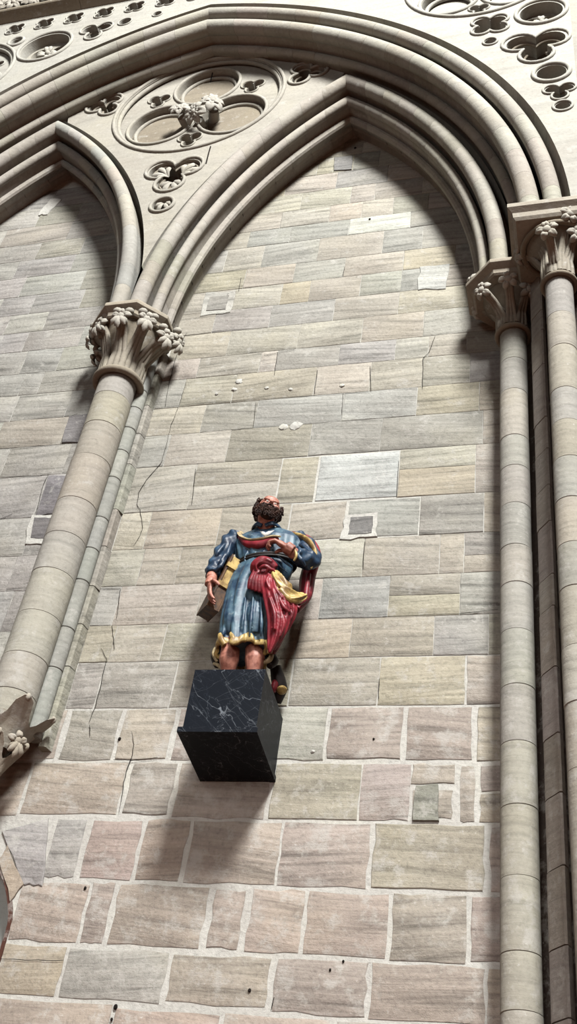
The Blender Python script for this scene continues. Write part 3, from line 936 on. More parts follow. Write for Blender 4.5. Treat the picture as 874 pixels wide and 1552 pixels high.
def shaft(T, cx, cy, r, joints, zb, zt, cols, n=28):
    zs = sorted([zb] + [z for z in joints if zb + .05 < z < zt - .05] + [zt])
    for a, b in zip(zs, zs[1:]):
        mb = MB(); dx, dy = rnd.uniform(-.0015, .0015), rnd.uniform(-.0015, .0015)
        mb.lathe([(r - .0025, a + .0006), (r, a + .0025), (r, b - .0025), (r - .0025, b - .0006)], cx + dx, cy + dy, n)
        mk('drum', mb, M_SHAFT, T, 40, jit(rnd.choice(cols), 4))


def capital(T, cx, cy, r, zr, zt, knobs, bell_r, seed, ks=.055, fan=0, col=(166, 158, 144)):
    mb = MB()
    mb.tube([(cx + (r * 1.2) * cos(2 * pi * j / 32), cy + (r * 1.2) * sin(2 * pi * j / 32), zr) for j in range(32)], r * .20, 8, loop=True, up=(0, 0, 1))
    mk('neck_ring', mb, M_CARVE, T, 60, (158, 148, 132))
    mb = MB(); H = zt - zr
    mb.lathe([(r * 1.02, zr - .01), (r * 1.02, zr + .1 * H), (r * 1.06, zr + .35 * H), (r * 1.22, zr + .6 * H), (bell_r * .86, zr + .82 * H), (bell_r, zr + .94 * H), (bell_r, zr + H)], cx, cy, 32)
    mk('bell', mb, M_CARVE, T, 60, (150, 140, 124))
    for i, (kx, ky, kz, tier) in enumerate(knobs):
        d = Vector((kx - cx, ky - cy, 0)); L = d.length; d.normalize()
        k = Vector((kx, ky, kz)); base = Vector((cx, cy, zr + .03)) + d * r * 1.02
        side = Vector((-d.y, d.x, 0)); s = ks * (1 if tier == 0 else .9)
        mb = MB()
        for off in (-.6, 0, .6):
            b0 = base + side * off * r * .55
            p1 = Vector((cx, cy, 0)) + d * (r * 1.1) + side * off * r * .42; p1.z = zr + (kz - zr) * .5
            p2 = Vector((cx, cy, 0)) + d * (r * 1.1 + (L - r) * .45) + side * off * r * .26; p2.z = zr + (kz - zr) * .86
            mb.tube([b0, b0.lerp(p1, .5) + d * .004, p1, p2, k + side * off * s * .4], [s * .34, s * .28, s * .25, s * .26, s * .32], 7)
        mk('crocket_stem', mb, M_CARVE, T, 60, col)
        mb = MB(); nn = (d * .9 + Vector((0, -.25, -.35)))
        if fan:
            knob(mb, k, nn, s * .9, seed + i, 3)
            for q in (-1, 1): mb.blob(k + side * q * s * .55 + Vector((0, 0, s * .85)), (s * .45, s * .38, s * .34), None, 8, 6)
        else: knob(mb, k, nn, s * 1.1, seed + i)
        mk('crocket_leaf', mb, M_CARVE, T, 60, (192, 187, 176))


def octabacus(T, cx, cy, h, zt, th, name='abacus', cut=None):
    mb = MB(); R = []
    k = 1 / cos(pi / 8)
    for (s, z) in ((.80, zt - th), (.84, zt - th + .012), (.86, zt - th * .62), (.96, zt - th * .42), (.995, zt - th * .34), (1, zt - th * .30), (1, zt - .01), (.985, zt)):
        R.append([(cx + h * s * k * cos(pi / 8 + pi / 4 * j), min(0.02, cy + h * s * k * sin(pi / 8 + pi / 4 * j)), z) for j in range(8)])
    mb.rings(R); mk(name, mb, M_CARVE, T, 20, (176, 166, 150))


CS = [(176, 170, 157), (180, 175, 164), (174, 167, 153), (171, 168, 160)]
YM = -.226
T = thing('engaged_column', 'slender column between the two bays ending on a leafy corbel, left of the statue', 'column', (XM, YM, 2.4), 'engaged columns')
rM = .137
jm = [at(x, y, YM - rM).z for x, y in ((177, 590), (168, 634), (148, 684), (128, 750), (100, 803), (80, 858), (60, 922), (40, 985), (30, 1040))]
shaft(T, XM, YM, rM, jm, 2.78, 5.56, CS)
zr = 5.575
kn = []
for (x, y, Y, t) in ((154, 494, -.42, 0), (184, 481, -.53, 0), (222, 486, -.50, 0), (250, 512, -.33, 0), (142, 510, -.26, 0), (149, 536, -.16, 1), (268, 518, -.2, 0)):
    p = at(x, y, Y); kn.append((p.x, p.y, p.z, t))
capital(T, XM, YM, rM, zr, 6.07, kn, .235, 100, .082, 1)
octabacus(T, XM, YM, .309, Z0, .115)
# corbel of broken leaves
mb = MB(); mb.lathe([(.02, 2.33), (.055, 2.345), (.07, 2.38), (.055, 2.42), (.05, 2.47), (.06, 2.56), (.085, 2.64), (.125, 2.72), (.14, 2.80)], XM, YM, 20)
mk('corbel', mb, M_CARVE, T, 50, (176, 168, 152))


def leafcup(name, z0, z1, r0, r1, npt, ph, amp, col):
    mb = MB(); n = npt * 8; ring = []
    prof = [(0, 0, 0), (.25, .12, .2), (.5, .32, .5), (.75, .62, .85), (.92, .9, 1.0), (1, 1, 1.0), (.98, .98, 1.12), (.7, .55, 1.05), (.3, .2, .7), (.1, .05, .4)]
    for (t, q, w) in prof:
        row = []
        for j in range(n):
            a = 2 * pi * j / n; k = cos(npt * (a - ph)); k = (abs(k) ** .7) * (1 if k > 0 else -1)
            r = (r0 + (r1 - r0) * q) * (1 + amp * w * k * q); z = z0 + (z1 - z0) * t ** .9 + (.06 * k * q if t > .4 else 0)
            row.append((XM + r * cos(a), YM + r * sin(a), z))
        ring.append(row)
    mb.rings(ring, caps=False)
    for j in range(npt):
        a = ph + 2 * pi * j / npt; r = r1 * (1 + amp * .9)
        mb.blob((XM + r * .97 * cos(a), YM + r * .97 * sin(a), z1 + .05), (.016, .016, .022), None, 8, 5)
    mk(name, mb, M_CARVE, T, 50, col)


leafcup('corbel_leaves', 2.60, 2.80, .10, .225, 6, radians(-100), .20, (184, 176, 162))
leafcup('corbel_leaves', 2.44, 2.60, .06, .135, 5, radians(-62), .30, (178, 168, 152))
for i, (a, rr, z) in enumerate(((-20, .15, 2.64),)):
    d = Vector((cos(radians(a)), sin(radians(a)), 0)); mb = MB()
    knob(mb, Vector((XM, YM, z)) + d * rr, d + Vector((0, -.2, -.3)), .06, 220 + i, 3)
    mk('corbel_leaf', mb, M_CARVE, T, 60, (178, 168, 152))
# the pier behind: a thin round shaft and a square edge, block by block
zsr = [at(x, y, -.12).z for x, y in ((203, 625), (196, 655), (187, 690), (172, 726), (150, 790), (126, 838), (110, 880), (97, 953), (80, 1020))]
for side in (1, -1):
    zs = sorted([2.75] + [z + rnd.uniform(-.03, .03) for z in zsr] + [5.60, 6.05])
    for a, b in zip(zs, zs[1:]):
        mb = MB(); mb.lathe([(.050, a + .001), (.054, a + .005), (.054, b - .005), (.050, b - .001)], XM + side * .125, -.10, 16)
        mk('side_shaft', mb, M_SHAFT, T, 40, jit((164, 164, 158), 4))
    zj = [at(x, y, -.05).z for x, y in ((220, 617), (200, 660), (190, 706), (172, 774), (155, 830), (140, 890), (115, 948), (95, 1012))]
    zs = sorted([2.72] + [z + (0 if side > 0 else rnd.uniform(-.1, .1)) for z in zj] + [5.85, 6.1])
    for a, b in zip(zs, zs[1:]):
        mb = MB()
        x0, x1 = (XM + .150, XM + .212) if side > 0 else (XM - .212, XM - .150)
        w = rnd.uniform(-.006, .006)
        pr = [(x0, .05), (x0, -.062), (x0 + .006, -.068), (x1 - .022, -.068), (x1 - .012, -.06), (x1 - .004 + w, -.02), (x1 + w, .0), (x1 + w, .05)]
        if side < 0: pr = [(x1, .05), (x1, -.062), (x1 - .006, -.068), (x0 + .022, -.068), (x0 + .012, -.06), (x0 + .004 + w, -.02), (x0 + w, 0), (x0 + w, .05)]
        mb.rings([[(x, y, a + .003) for x, y in pr], [(x, y, b - .003) for x, y in pr]])
        mk('edge_block', mb, M_ASH, T, 30, jit((172, 168, 158), 7))
mb = MB(); mb.box((XM - .16, -.055, 2.82), (XM + .16, .03, 6.1)); mk('pier_core', mb, M_SHAFT, T, 0, (130, 124, 116))

# right inner column
T = thing('engaged_column', 'slender column at the right end of the statue bay, lower capital of the two on the right', 'column', (XR, YM, FLOOR), 'engaged columns')
r1 = .088
j1 = [at(782, y, YM - r1).z for y in (540, 587, 657, 703, 760, 823, 880, 951, 1035, 1121, 1217, 1325, 1440, 1530)]
shaft(T, XR, YM, r1, j1 + [.1, -.5, -1.1], FLOOR + .001, 5.70, CS)
p = at(775, 490, YM - r1 * 1.3); zr1 = p.z
kn = []
for (x, y, Y, t) in ((717, 430, -.30, 0), (732, 441, -.44, 0), (722, 473, -.14, 1), (770, 425, -.52, 0), (800, 440, -.36, 0)):
    p = at(x, y, Y); kn.append((p.x, p.y, p.z, t))
capital(T, XR, YM, r1, zr1, 6.07, kn, .20, 140, .062)
octabacus(T, XR, YM, .309, Z0, .11)

# right outer column
X2, Y2, r2 = .005, -.66, .085
T = thing('engaged_column', 'slender column at the right edge of the view carrying the great arch, topmost capital', 'column', (X2, Y2, FLOOR), 'engaged columns')
j2 = [at(850, y, Y2 - r2).z for y in (470, 520, 585, 634, 690, 752, 820, 886, 975, 1060, 1160)] + [.9, .4, -.1, -.6, -1.1]
zr2 = at(848, 411, Y2 - r2 * 1.3).z
shaft(T, X2, Y2, r2, j2, FLOOR + .001, zr2, CS)
kn = []
for (x, y, Y, t) in ((787, 336, -.82, 0), (829, 350, -.93, 0), (787, 388, -.62, 1), (863, 326, -.88, 0), (873, 357, -.80, 0), (800, 400, -.45, 1)):
    p = at(x, y, Y); kn.append((p.x, p.y, p.z, t))
capital(T, X2, Y2, r2, zr2, 6.07, kn, .22, 170, .064)
mb = MB(); R_ = []
for (s, z) in ((.0, 6.03), (.015, 6.05), (.02, 6.09), (.045, 6.115), (.05, 6.12), (.05, 6.155), (.045, Z0)):
    R_.append([(-.24 - s, -.90 - s, z), (.42 + s, -.90 - s, z), (.42 + s, -.40 + s, z), (-.24 - s, -.40 + s, z)])
mb.rings(R_); mk('abacus', mb, M_CARVE, T, 20, (182, 174, 160))
mb = MB(); mb.tube([(X2 + .215 * cos(a), Y2 + .215 * sin(a), 6.0) for a in np.arange(0, 2 * pi, pi / 18)], .02, 8, loop=True, up=(0, 0, 1)); mk('bell_rim', mb, M_CARVE, T, 60, (150, 138, 120))
# pier between and behind the two right columns
T = thing('pier', 'notched stone pier edge standing between the two columns on the right', 'pier', (-.12, -.4, FLOOR))
zs = [FLOOR + .001, -1.0, -.4, .1] + sorted(at(815, y, -.46).z for y in (470, 500, 552, 632, 680, 735, 790, 870, 918, 1010, 1110, 1200, 1310, 1430, 1540)) + [6.06]
for a, b in zip(zs, zs[1:]):
    mb = MB(); w = rnd.uniform(-.004, .004)
    pr = [(-.186 + w, -.36), (-.176 + w, -.385), (-.118 + w, -.462), (-.106 + w, -.462), (-.094 + w, -.43), (-.094, -.33), (-.15, -.28)]
    mb.rings([[(x, y, a + .003) for x, y in pr], [(x, y, b - .003) for x, y in pr]])
    mk('edge_block', mb, M_SHAFT, T, 25, jit((166, 158, 150), 5))
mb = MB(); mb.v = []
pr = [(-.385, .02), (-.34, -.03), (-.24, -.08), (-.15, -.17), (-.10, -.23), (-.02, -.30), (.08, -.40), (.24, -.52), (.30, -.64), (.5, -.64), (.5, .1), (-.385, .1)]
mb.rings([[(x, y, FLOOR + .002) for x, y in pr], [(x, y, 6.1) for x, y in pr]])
mk('pier_core', mb, M_SHAFT, T, 20, (96, 86, 80))  # same stone, darkened so the colour carries the shade between the shafts

# ------------------------------------------------------------------ black marble bracket
T = thing('marble_bracket', 'black veined marble block jutting from the wall below the statue', 'bracket', (-1.75, -.25, 2.55))
ZB, ZT = 2.55, 2.925
def quadprism(p, z0, z1):
    m = MB(); m.v = [(x, y, z0) for x, y in p] + [(x, y, z1) for x, y in p]
    m.f = [(0, 1, 2, 3), (7, 6, 5, 4), (0, 4, 5, 1), (1, 5, 6, 2), (2, 6, 7, 3), (3, 7, 4, 0)]; return m


mk('block', quadprism([(-1.943, -.512), (-1.560, -.506), (-1.590, .012), (-1.985, .012)], ZB + .03, ZT), M_MARBLE, T, 0)
mk('bottom_slab', quadprism([(-1.962, -.532), (-1.545, -.524), (-1.580, .012), (-2.0, .012)], ZB, ZB + .028), M_MARBLE, T, 0)

# ------------------------------------------------------------------ the statue
ST = thing('statue', 'painted wooden statue of a bearded man in blue tunic and red mantle', 'statue', (-1.76, -.28, ZT))


def V(x, y, Y): return at(x, y, Y)


def path(*pts): return [at(*p) for p in pts]


def smoothpath(P, n=4):
    """Catmull-Rom through 3-D points"""
    P = [Vector(p) for p in P]; o = []
    for i in range(len(P) - 1):
        p0, p1, p2, p3 = P[max(i - 1, 0)], P[i], P[i + 1], P[min(i + 2, len(P) - 1)]
        for k in range(n):
            t = k / n
            o.append(.5 * ((2 * p1) + (-p0 + p2) * t + (2 * p0 - 5 * p1 + 4 * p2 - p3) * t * t + (-p0 + 3 * p1 - 3 * p2 + p3) * t ** 3))
    o.append(P[-1]); return o


def interp(vals, n=4):
    o = []
    for i in range(len(vals) - 1):
        for k in range(n): o.append(vals[i] + (vals[i + 1] - vals[i]) * k / n)
    o.append(vals[-1]); return o


def limb(mb, pts, rads, n=14, flat=1.0, fold=None, up=None, k=4):
    mb.tube(smoothpath(pts, k), interp(rads, k), n, flat=flat, fold=fold, up=up); return mb


# --- head frame: the face looks up and to the viewer's right
HC = V(406, 775, -.37)
fwd = Vector((.46, -.86, .10)).normalized()
HF = frame(fwd, (0.12, 0, 1))          # columns: side, up, forward  (side = viewer's right ... )
hs = .098


def hp(x, y, z): return HC + HF @ Vector((x * hs, y * hs, z * hs))   # x side, y up, z forward; unit = half head height


body = MB()
def heb(c, r, nu=16, nv=10): body.blob(hp(*c), tuple(a * hs for a in r), HF, nu, nv)
heb((0, .22, -.10), (.70, .78, .84))        # skull
heb((0, -.25, .12), (.58, .68, .66))        # jaw mass
heb((0, .48, .42), (.52, .34, .34))         # forehead
heb((-.34, -.12, .56), (.22, .20, .20)); heb((.34, -.12, .56), (.22, .20, .20))   # cheeks
heb((-.27, .24, .72), (.24, .075, .12)); heb((.27, .24, .72), (.24, .075, .12))   # brows
heb((-.25, .09, .66), (.12, .08, .09)); heb((.25, .09, .66), (.12, .08, .09))     # eyelids
body.tube([hp(0, .22, .76), hp(0, .02, .88), hp(0, -.14, .99), hp(0, -.20, .86)], [.065 * hs, .085 * hs, .13 * hs, .08 * hs], 10)
heb((-.11, -.17, .84), (.08, .06, .08)); heb((.11, -.17, .84), (.08, .06, .08))   # nostrils
heb((0, -.40, .80), (.20, .05, .08)); heb((0, -.49, .79), (.18, .06, .08))        # lips
heb((-.72, .02, -.05), (.09, .24, .15)); heb((.72, .02, -.05), (.09, .24, .15))   # ears
neck0 = V(404, 812, -.30)
body.tube([neck0 + Vector((0, 0, -.06)), neck0, hp(0, -.55, -.05), hp(0, 0, -.05)], [.062, .054, .050, .05], 16)
# neck cords
body.tube([neck0 + Vector((-.03, -.04, .0)), hp(-.35, -.5, .2)], [.014, .016], 8); body.tube([neck0 + Vector((.025, -.045, .0)), hp(.3, -.5, .25)], [.014, .016], 8)
# trunk, hidden by the clothes but joining everything
tr = path((400, 815, -.29), (400, 850, -.28), (385, 900, -.28), (375, 940, -.28))
limb(body, tr, [.05, .075, .09, .09], 16)
# legs
legs = [((388, 925, -.26), (384, 960, -.29), (386, 985, -.31), (386, 1000, -.31), (382, 1030, -.30), (379, 1052, -.29)),
        ((362, 925, -.27), (352, 960, -.31), (349, 985, -.34), (347, 1000, -.34), (343, 1030, -.32), (338, 1052, -.31))]
for lg in legs:
    pts = path(*lg); pts[-1].z = ZT + .045; pts[-1].x = pts[-2].x - .003
    if pts[-2].z < ZT + .10: pts[-2].z = ZT + .11
    limb(body, pts, [.075, .066, .052, .056, .040, .030], 14)
    f = pts[-1]
    body.tube([f + Vector((0, .03, -.012)), f + Vector((0, -.02, -.012)), f + Vector((.0, -.075, -.026)), f + Vector((0, -.105, -.032))], [.028, .032, .030, .016], 10, flat=1.0)
    for t in range(5):
        body.blob(f + Vector((-.026 + .013 * t, -.108 + .006 * abs(t - 1), -.034)), (.007, .014, .008), None, 8, 5)
# left arm (viewer's left): bare from the wrist, hand under the book
armL = path((350, 818, -.29), (333, 845, -.31), (325, 862, -.34), (320, 877, -.38))
limb(body, armL, [.035, .036, .034, .033], 12)
hl = V(317, 886, -.40)


def hand(palm, direction, normal, side, sc, curls, spread, thumb):
    """palm centre, finger direction, palm normal (towards what is held), side = towards the thumb"""
    d = Vector(direction).normalized(); nn = Vector(normal); nn = (nn - d * nn.dot(d)).normalized(); s = Vector(side); s = (s - d * s.dot(d) - nn * s.dot(nn)).normalized()
    palm = Vector(palm)
    Mx = Matrix((s, d, nn)).transposed()
    body.blob(palm, (.034 * sc, .042 * sc, .015 * sc), Mx, 14, 8)
    body.tube([palm - d * .055 * sc, palm - d * .02 * sc], [.026 * sc, .030 * sc], 10)
    for i, (ln, off) in enumerate(((.066, .75), (.074, .27), (.069, -.23), (.054, -.70))):
        p = palm + d * .036 * sc + s * off * .032 * sc
        a = 0; pts = [p - d * .02 * sc, p]
        q = p
        for j, fr in enumerate((.42, .33, .25)):
            a += curls[i] * (1.0 if j else .7)
            dd = (d * cos(a) + nn * sin(a) + s * spread * off * .22).normalized()
            q = q + dd * ln * sc * fr; pts.append(q)
        body.tube(pts, [.0088 * sc, .0092 * sc, .0086 * sc, .0078 * sc, .0058 * sc], 8)
    p = palm - d * .022 * sc + s * .026 * sc
    t = [p - s * .012 * sc]
    q = p
    for (fs, fd, fn, l) in thumb:
        v = (s * fs + d * fd + nn * fn).normalized(); q = q + v * l * sc; t.append(q)
    body.tube(t, [.013 * sc] + [.0115 * sc, .0098 * sc, .007 * sc][:len(t) - 1], 8)


sc = 1.12
hand(V(318, 891, -.41), (.13, -.02, -1), (.8, .35, 0), (.35, -.9, 0), sc, [.25, .3, .34, .4], 1.0,
     [(.8, .35, .5, .026), (.35, .8, .8, .026), (.0, .8, .6, .020)])
body.tube([armL[-1] + Vector((0, .01, .01)), V(319, 884, -.40)], [.031, .028], 12)
# right arm (viewer's right): elbow out, fist on the chest holding the cloth
armR = path((452, 822, -.27), (470, 846, -.31), (452, 843, -.40), (436, 832, -.455))
limb(body, armR, [.035, .036, .036, .034], 12)
hand(V(428, 826, -.475), (-.9, -.35, .45), (-.25, .5, -.9), (-.2, -.5, .9), 1.3, [.95, 1.0, 1.05, 1.1], .5,
     [(.5, .6, .5, .026), (.1, .8, .7, .024), (-.1, .5, .9, .018)])
body.tube([armR[-1], V(431, 827, -.47)], [.035, .030], 12)
mk('body', body, M_SKIN, ST, 180, None, remesh=.0042, smooth_it=2)

# eyes
for sx in (-.25, .25):
    mb = MB(); mb.blob(hp(sx, .085, .70), .085 * hs, None, 10, 6); e = mk('eye', mb, M_WHITE, ST, 60)
    mb = MB(); mb.blob(hp(sx, .10, .765), .034 * hs, None, 8, 5); mk('pupil', mb, M_DARK, e, 60)

# --- hair and beard: many small curls
def curl(mb, c, n, size, seed):
    rr = random.Random(seed); F = frame(n, (rr.uniform(-1, 1), rr.uniform(-1, 1), rr.uniform(-1, 1))); pts = []
    sg = rr.choice((-1, 1))
    for i in range(11):
        a = sg * i * .62; q = size * (1 - i * .075)
        pts.append(Vector(c) + F @ Vector((q * cos(a), q * sin(a), size * (.15 + .06 * i))))
    mb.tube(pts, [size * .34 * (1 - .04 * i) for i in range(11)], 6)


hair = MB(); beard = MB(); sd_ = 0
hair.blob(hp(0, .12, -.28), (.80 * hs, .78 * hs, .74 * hs), HF, 14, 9)
for i in range(190):
    a = rnd.uniform(-pi, pi); b = rnd.uniform(-1, 1)
    th = acos(b); d = Vector((sin(th) * cos(a), b, sin(th) * sin(a)))    # side, up, forward
    if d.z > .30 and abs(d.x) < .93: continue
    if d.y > .62 and d.z > -.5: continue                                   # bald crown
    if d.y < -.75: continue
    p = hp(d.x * .80, .10 + d.y * .80, -.12 + d.z * .80); sd_ += 1
    curl(hair, p, HF @ d, .18 * hs * rnd.uniform(.85, 1.3), sd_)
for sx in (-1, 1):
    for i in range(9):
        sd_ += 1; curl(hair, hp(sx * (.70 + .06 * rnd.random()), .50 - .13 * i, .10 + .16 * rnd.random()), HF @ Vector((sx, 0, .4)), .14 * hs, sd_)
for i in range(5): sd_ += 1; curl(hair, hp(-.16 + .08 * i, .80, .45), HF @ Vector((0, .7, .6)), .08 * hs, sd_)
mk('hair', hair, M_HAIR, ST, 60)
beard.blob(hp(0, -.66, .34), (.44 * hs, .34 * hs, .36 * hs), HF, 14, 9)
for i in range(120):
    x = rnd.uniform(-.62, .62); y = rnd.uniform(-1.02, -.20)
    if abs(x) < .24 and y > -.44: continue
    if abs(x) < .42 and y > -.24: continue
    z = .30 + .52 * sqrt(max(0, 1 - (x / .68) ** 2)) * (1 - .55 * max(0, (-y - .62)))
    sd_ += 1; curl(beard, hp(x, y, z), HF @ Vector((x, -.5, .8)), .105 * hs * rnd.uniform(.8, 1.3), sd_)
for sx in (-1, 1):                                                           # moustache
    beard.tube([hp(sx * .03, -.27, .90), hp(sx * .2, -.33, .86), hp(sx * .38, -.45, .72), hp(sx * .44, -.56, .66)], [.05 * hs, .075 * hs, .06 * hs, .03 * hs], 7)
    for k in range(3): sd_ += 1; curl(beard, hp(sx * (.15 + .11 * k), -.32 - .05 * k, .86 - .05 * k), HF @ Vector((sx * .3, 0, 1)), .075 * hs, sd_)
mk('beard', beard, M_HAIR, ST, 60)

# --- tunic
def gsec(yl, xl, xr, Yc, ry): 
    a, b = at(xl, yl, Yc), at(xr, yl, Yc); c = (a + b) / 2
    return (c, (b - a).length / 2, ry)


secs = [gsec(990, 330, 411, -.29, .125), gsec(970, 332, 411, -.29, .130), gsec(945, 335, 414, -.29, .135), gsec(920, 340, 418, -.29, .138), gsec(895, 346, 425, -.29, .135),
        gsec(875, 353, 438, -.29, .125), gsec(858, 361, 446, -.285, .105), gsec(840, 358, 458, -.285, .115), gsec(825, 356, 460, -.28, .112), gsec(815, 364, 452, -.28, .085), gsec(808, 380, 434, -.29, .062)]
Zs = [s[0].z for s in secs]
nA = 96
R_ = []
m = 60
fold_ph = [(7, .3, 1.0), (11, 1.7, .7), (17, .9, .35)]
for i in range(m + 1):
    t = i / m * (len(secs) - 1); k = min(int(t), len(secs) - 2); f = t - k
    f2 = f * f * (3 - 2 * f) * .4 + f * .6
    c = secs[k][0].lerp(secs[k + 1][0], f2); rx = secs[k][1] + (secs[k + 1][1] - secs[k][1]) * f2; ry = secs[k][2] + (secs[k + 1][2] - secs[k][2]) * f2
    ring = []
    lowf = max(0, 1 - t / 5.2); upf = max(0, min(1, (t - 6.0) / 1.0)) * max(0, (9.5 - t) / 3.5)
    for j in range(nA):
        a = 2 * pi * j / nA
        w = 0
        for (q, ph, am) in fold_ph:
            u = sin(q * a + ph + .9 * t * .25); w += am * (abs(u) ** .6 * (1 if u > 0 else -1))
        am = .011 * lowf ** .8 + .0015
        g = am * w + .006 * upf * sin(19 * a + 1.2 * t * .1) - .006 * math.exp(-((t - 6) / .25) ** 2)
        z = c.z + (.018 * lowf ** 3 * sin(5 * a + .6) if i == 0 or lowf > .6 else 0)
        ring.append((c.x + (rx + g) * cos(a), c.y + (ry + g) * sin(a), z))
    R_.append(ring)
tun = MB(); tun.rings(R_, caps=True)
# knee of the forward leg pushing the cloth, bulging blouse over the belt
limb(tun, path((392, 900, -.36), (388, 935, -.385), (386, 962, -.375)), [.05, .055, .035], 12)
limb(tun, path((358, 905, -.35), (352, 938, -.385), (349, 962, -.37)), [.05, .055, .03], 12)
# crisp hanging ridges
for (pts, r) in (([(372, 905, -.43), (368, 940, -.435), (365, 966, -.405)], .013), ([(384, 900, -.435), (380, 940, -.44), (378, 966, -.41)], .012),
                 ([(395, 905, -.43), (396, 945, -.435), (395, 966, -.405)], .013), ([(360, 915, -.425), (355, 935, -.43), (358, 955, -.425)], .013),
                 ([(343, 930, -.40), (338, 960, -.40), (337, 966, -.38)], .014), ([(404, 925, -.41), (406, 950, -.41), (405, 962, -.39)], .014),
                 ([(388, 832, -.385), (384, 846, -.39), (383, 857, -.38)], .008), ([(400, 832, -.39), (398, 845, -.395), (400, 858, -.385)], .008),
                 ([(375, 834, -.375), (371, 846, -.38), (372, 858, -.37)], .008), ([(412, 845, -.405), (422, 856, -.405), (436, 868, -.39)], .011),
                 ([(420, 842, -.40), (432, 852, -.40), (444, 862, -.38)], .011)):
    limb(tun, path(*pts), [r * .35, r * .85, r * .3], 8)
mk('tunic', tun, M_BLUE, ST, 180, None, remesh=.0046, smooth_it=1)
fd = lambda g, t: 1 + .11 * sin(3 * g + 30 * t) + .11 * abs(sin(17 * t + .8 * sin(2 * g))) + .05 * sin(5 * g - 24 * t)
for pts, rr, folds in (
        (((360, 812, -.28), (350, 822, -.295), (336, 843, -.315), (326, 862, -.345), (322, 872, -.37)), [.046, .054, .050, .048, .040],
         (((340, 825, -.36), (330, 838, -.38), (326, 848, -.36)), ((346, 832, -.38), (336, 850, -.40), (331, 858, -.38)), ((342, 845, -.385), (334, 858, -.405), (326, 866, -.39)), ((350, 822, -.37), (345, 838, -.39), (341, 848, -.38)))),
        (((448, 815, -.27), (462, 828, -.275), (473, 848, -.305), (460, 847, -.37), (446, 838, -.425)), [.046, .054, .052, .050, .042],
         (((452, 830, -.37), (462, 842, -.385), (466, 856, -.36)), ((446, 836, -.44), (456, 848, -.44), (462, 858, -.40)), ((458, 826, -.34), (470, 838, -.36), (474, 850, -.35))))):
    slv = MB(); limb(slv, path(*pts), rr, 26, fold=fd, k=9)
    for q in folds: limb(slv, path(*q), [.010, .015, .009], 8)
    mk('sleeve', slv, M_BLUE2, ST, 180, None, remesh=.0046, smooth_it=1)
# collar and shirt
col_ = MB()
for sg in (-1, 1):
    c = V(404, 806, -.31)
    pts = [c + Vector((sg * .008, -.072, -.010)), c + Vector((sg * .045, -.065, .012)), c + Vector((sg * .075, -.02, .020)), c + Vector((sg * .068, .04, .02))]
    col_.tube(smoothpath(pts, 4), interp([.018, .023, .023, .02], 4), 10, flat=.42, up=(sg * .4, -1, .5))
mk('collar', col_, M_BLUE2, ST, 60)
mb = MB(); c = V(403, 808, -.385)
mb.tube([c + Vector((-.045, .012, .02)), c + Vector((-.018, -.002, -.002)), c + Vector((0, -.008, -.02)), c + Vector((.02, -.002, 0)), c + Vector((.045, .012, .02))], [.010, .014, .016, .014, .010], 8, flat=.6, up=(0, -1, .2))
mk('shirt', mb, M_WHITE, ST, 60)
# belt
mb = MB(); cB = secs[6][0]
for dz in (-.008, .008):
    mb.tube([(cB.x + (secs[6][1] + .004) * cos(a), cB.y + (secs[6][2] + .006) * sin(a), cB.z + dz + .012 * cos(a)) for a in np.arange(0, 2 * pi, pi / 24)], .009, 8, loop=True, up=(0, 0, 1))
mk('belt', mb, M_DARK, ST, 60)

# --- hem: gold turned-up edge that follows the folds
mb = MB(); c0, rx0, ry0 = secs[0]; R_ = []
for j in range(160):
    a = 2 * pi * j / 160; w = 0
    for (q, ph, am) in fold_ph:
        u = sin(q * a + ph); w += am * (abs(u) ** .6 * (1 if u > 0 else -1))
    g = .0135 * w; z = c0.z + .018 * sin(5 * a + .6) + .010 * sin(9 * a + 1)
    hgt = .026 + .014 * sin(5 * a + 2.2) + .006 * sin(14 * a)
    def hq_(dr, dz): return (c0.x + (rx0 + g + dr) * cos(a), c0.y + (ry0 + g + dr) * sin(a), z + dz)
    R_.append([hq_(-.008, -.012), hq_(.004, -.016), hq_(.013, -.008), hq_(.011, hgt * .6), hq_(.006, hgt), hq_(-.006, hgt)])
mb.rings(R_, loop=True)
for (pts, rr) in (([(333, 962, -.395), (335, 970, -.405), (340, 978, -.40)], .020), ([(350, 960, -.42), (353, 969, -.425), (354, 977, -.415)], .018), ([(403, 972, -.405), (408, 980, -.405), (409, 990, -.39)], .019)):
    limb(mb, path(*pts), [rr * .75, rr, rr * .85], 12, flat=.8, k=3)
mk('gold_hem', mb, M_GOLD, ST, 60)
mb = MB()
limb(mb, path((334, 985, -.24), (328, 995, -.25), (330, 1010, -.25)), [.02, .035, .02], 10)
limb(mb, path((410, 992, -.24), (414, 1002, -.26), (408, 1010, -.28)), [.02, .03, .018], 10)
limb(mb, path((350, 985, -.20), (372, 990, -.17), (400, 985, -.20)), [.05, .07, .05], 12)
mk('under_robe', mb, M_DARK, ST, 60)
for pts, rr in ((((326, 982, -.27), (324, 992, -.29), (329, 1003, -.29)), [.008, .013, .007]), (((324, 1006, -.27), (330, 1008, -.30), (336, 1014, -.31)), [.008, .011, .008]),
                (((398, 1005, -.30), (408, 1000, -.31), (412, 990, -.29), (407, 986, -.3)), [.009, .015, .013, .008])):
    mb = MB(); limb(mb, path(*pts), rr, 8); mk('robe_lining', mb, M_CREAM, ST, 60)

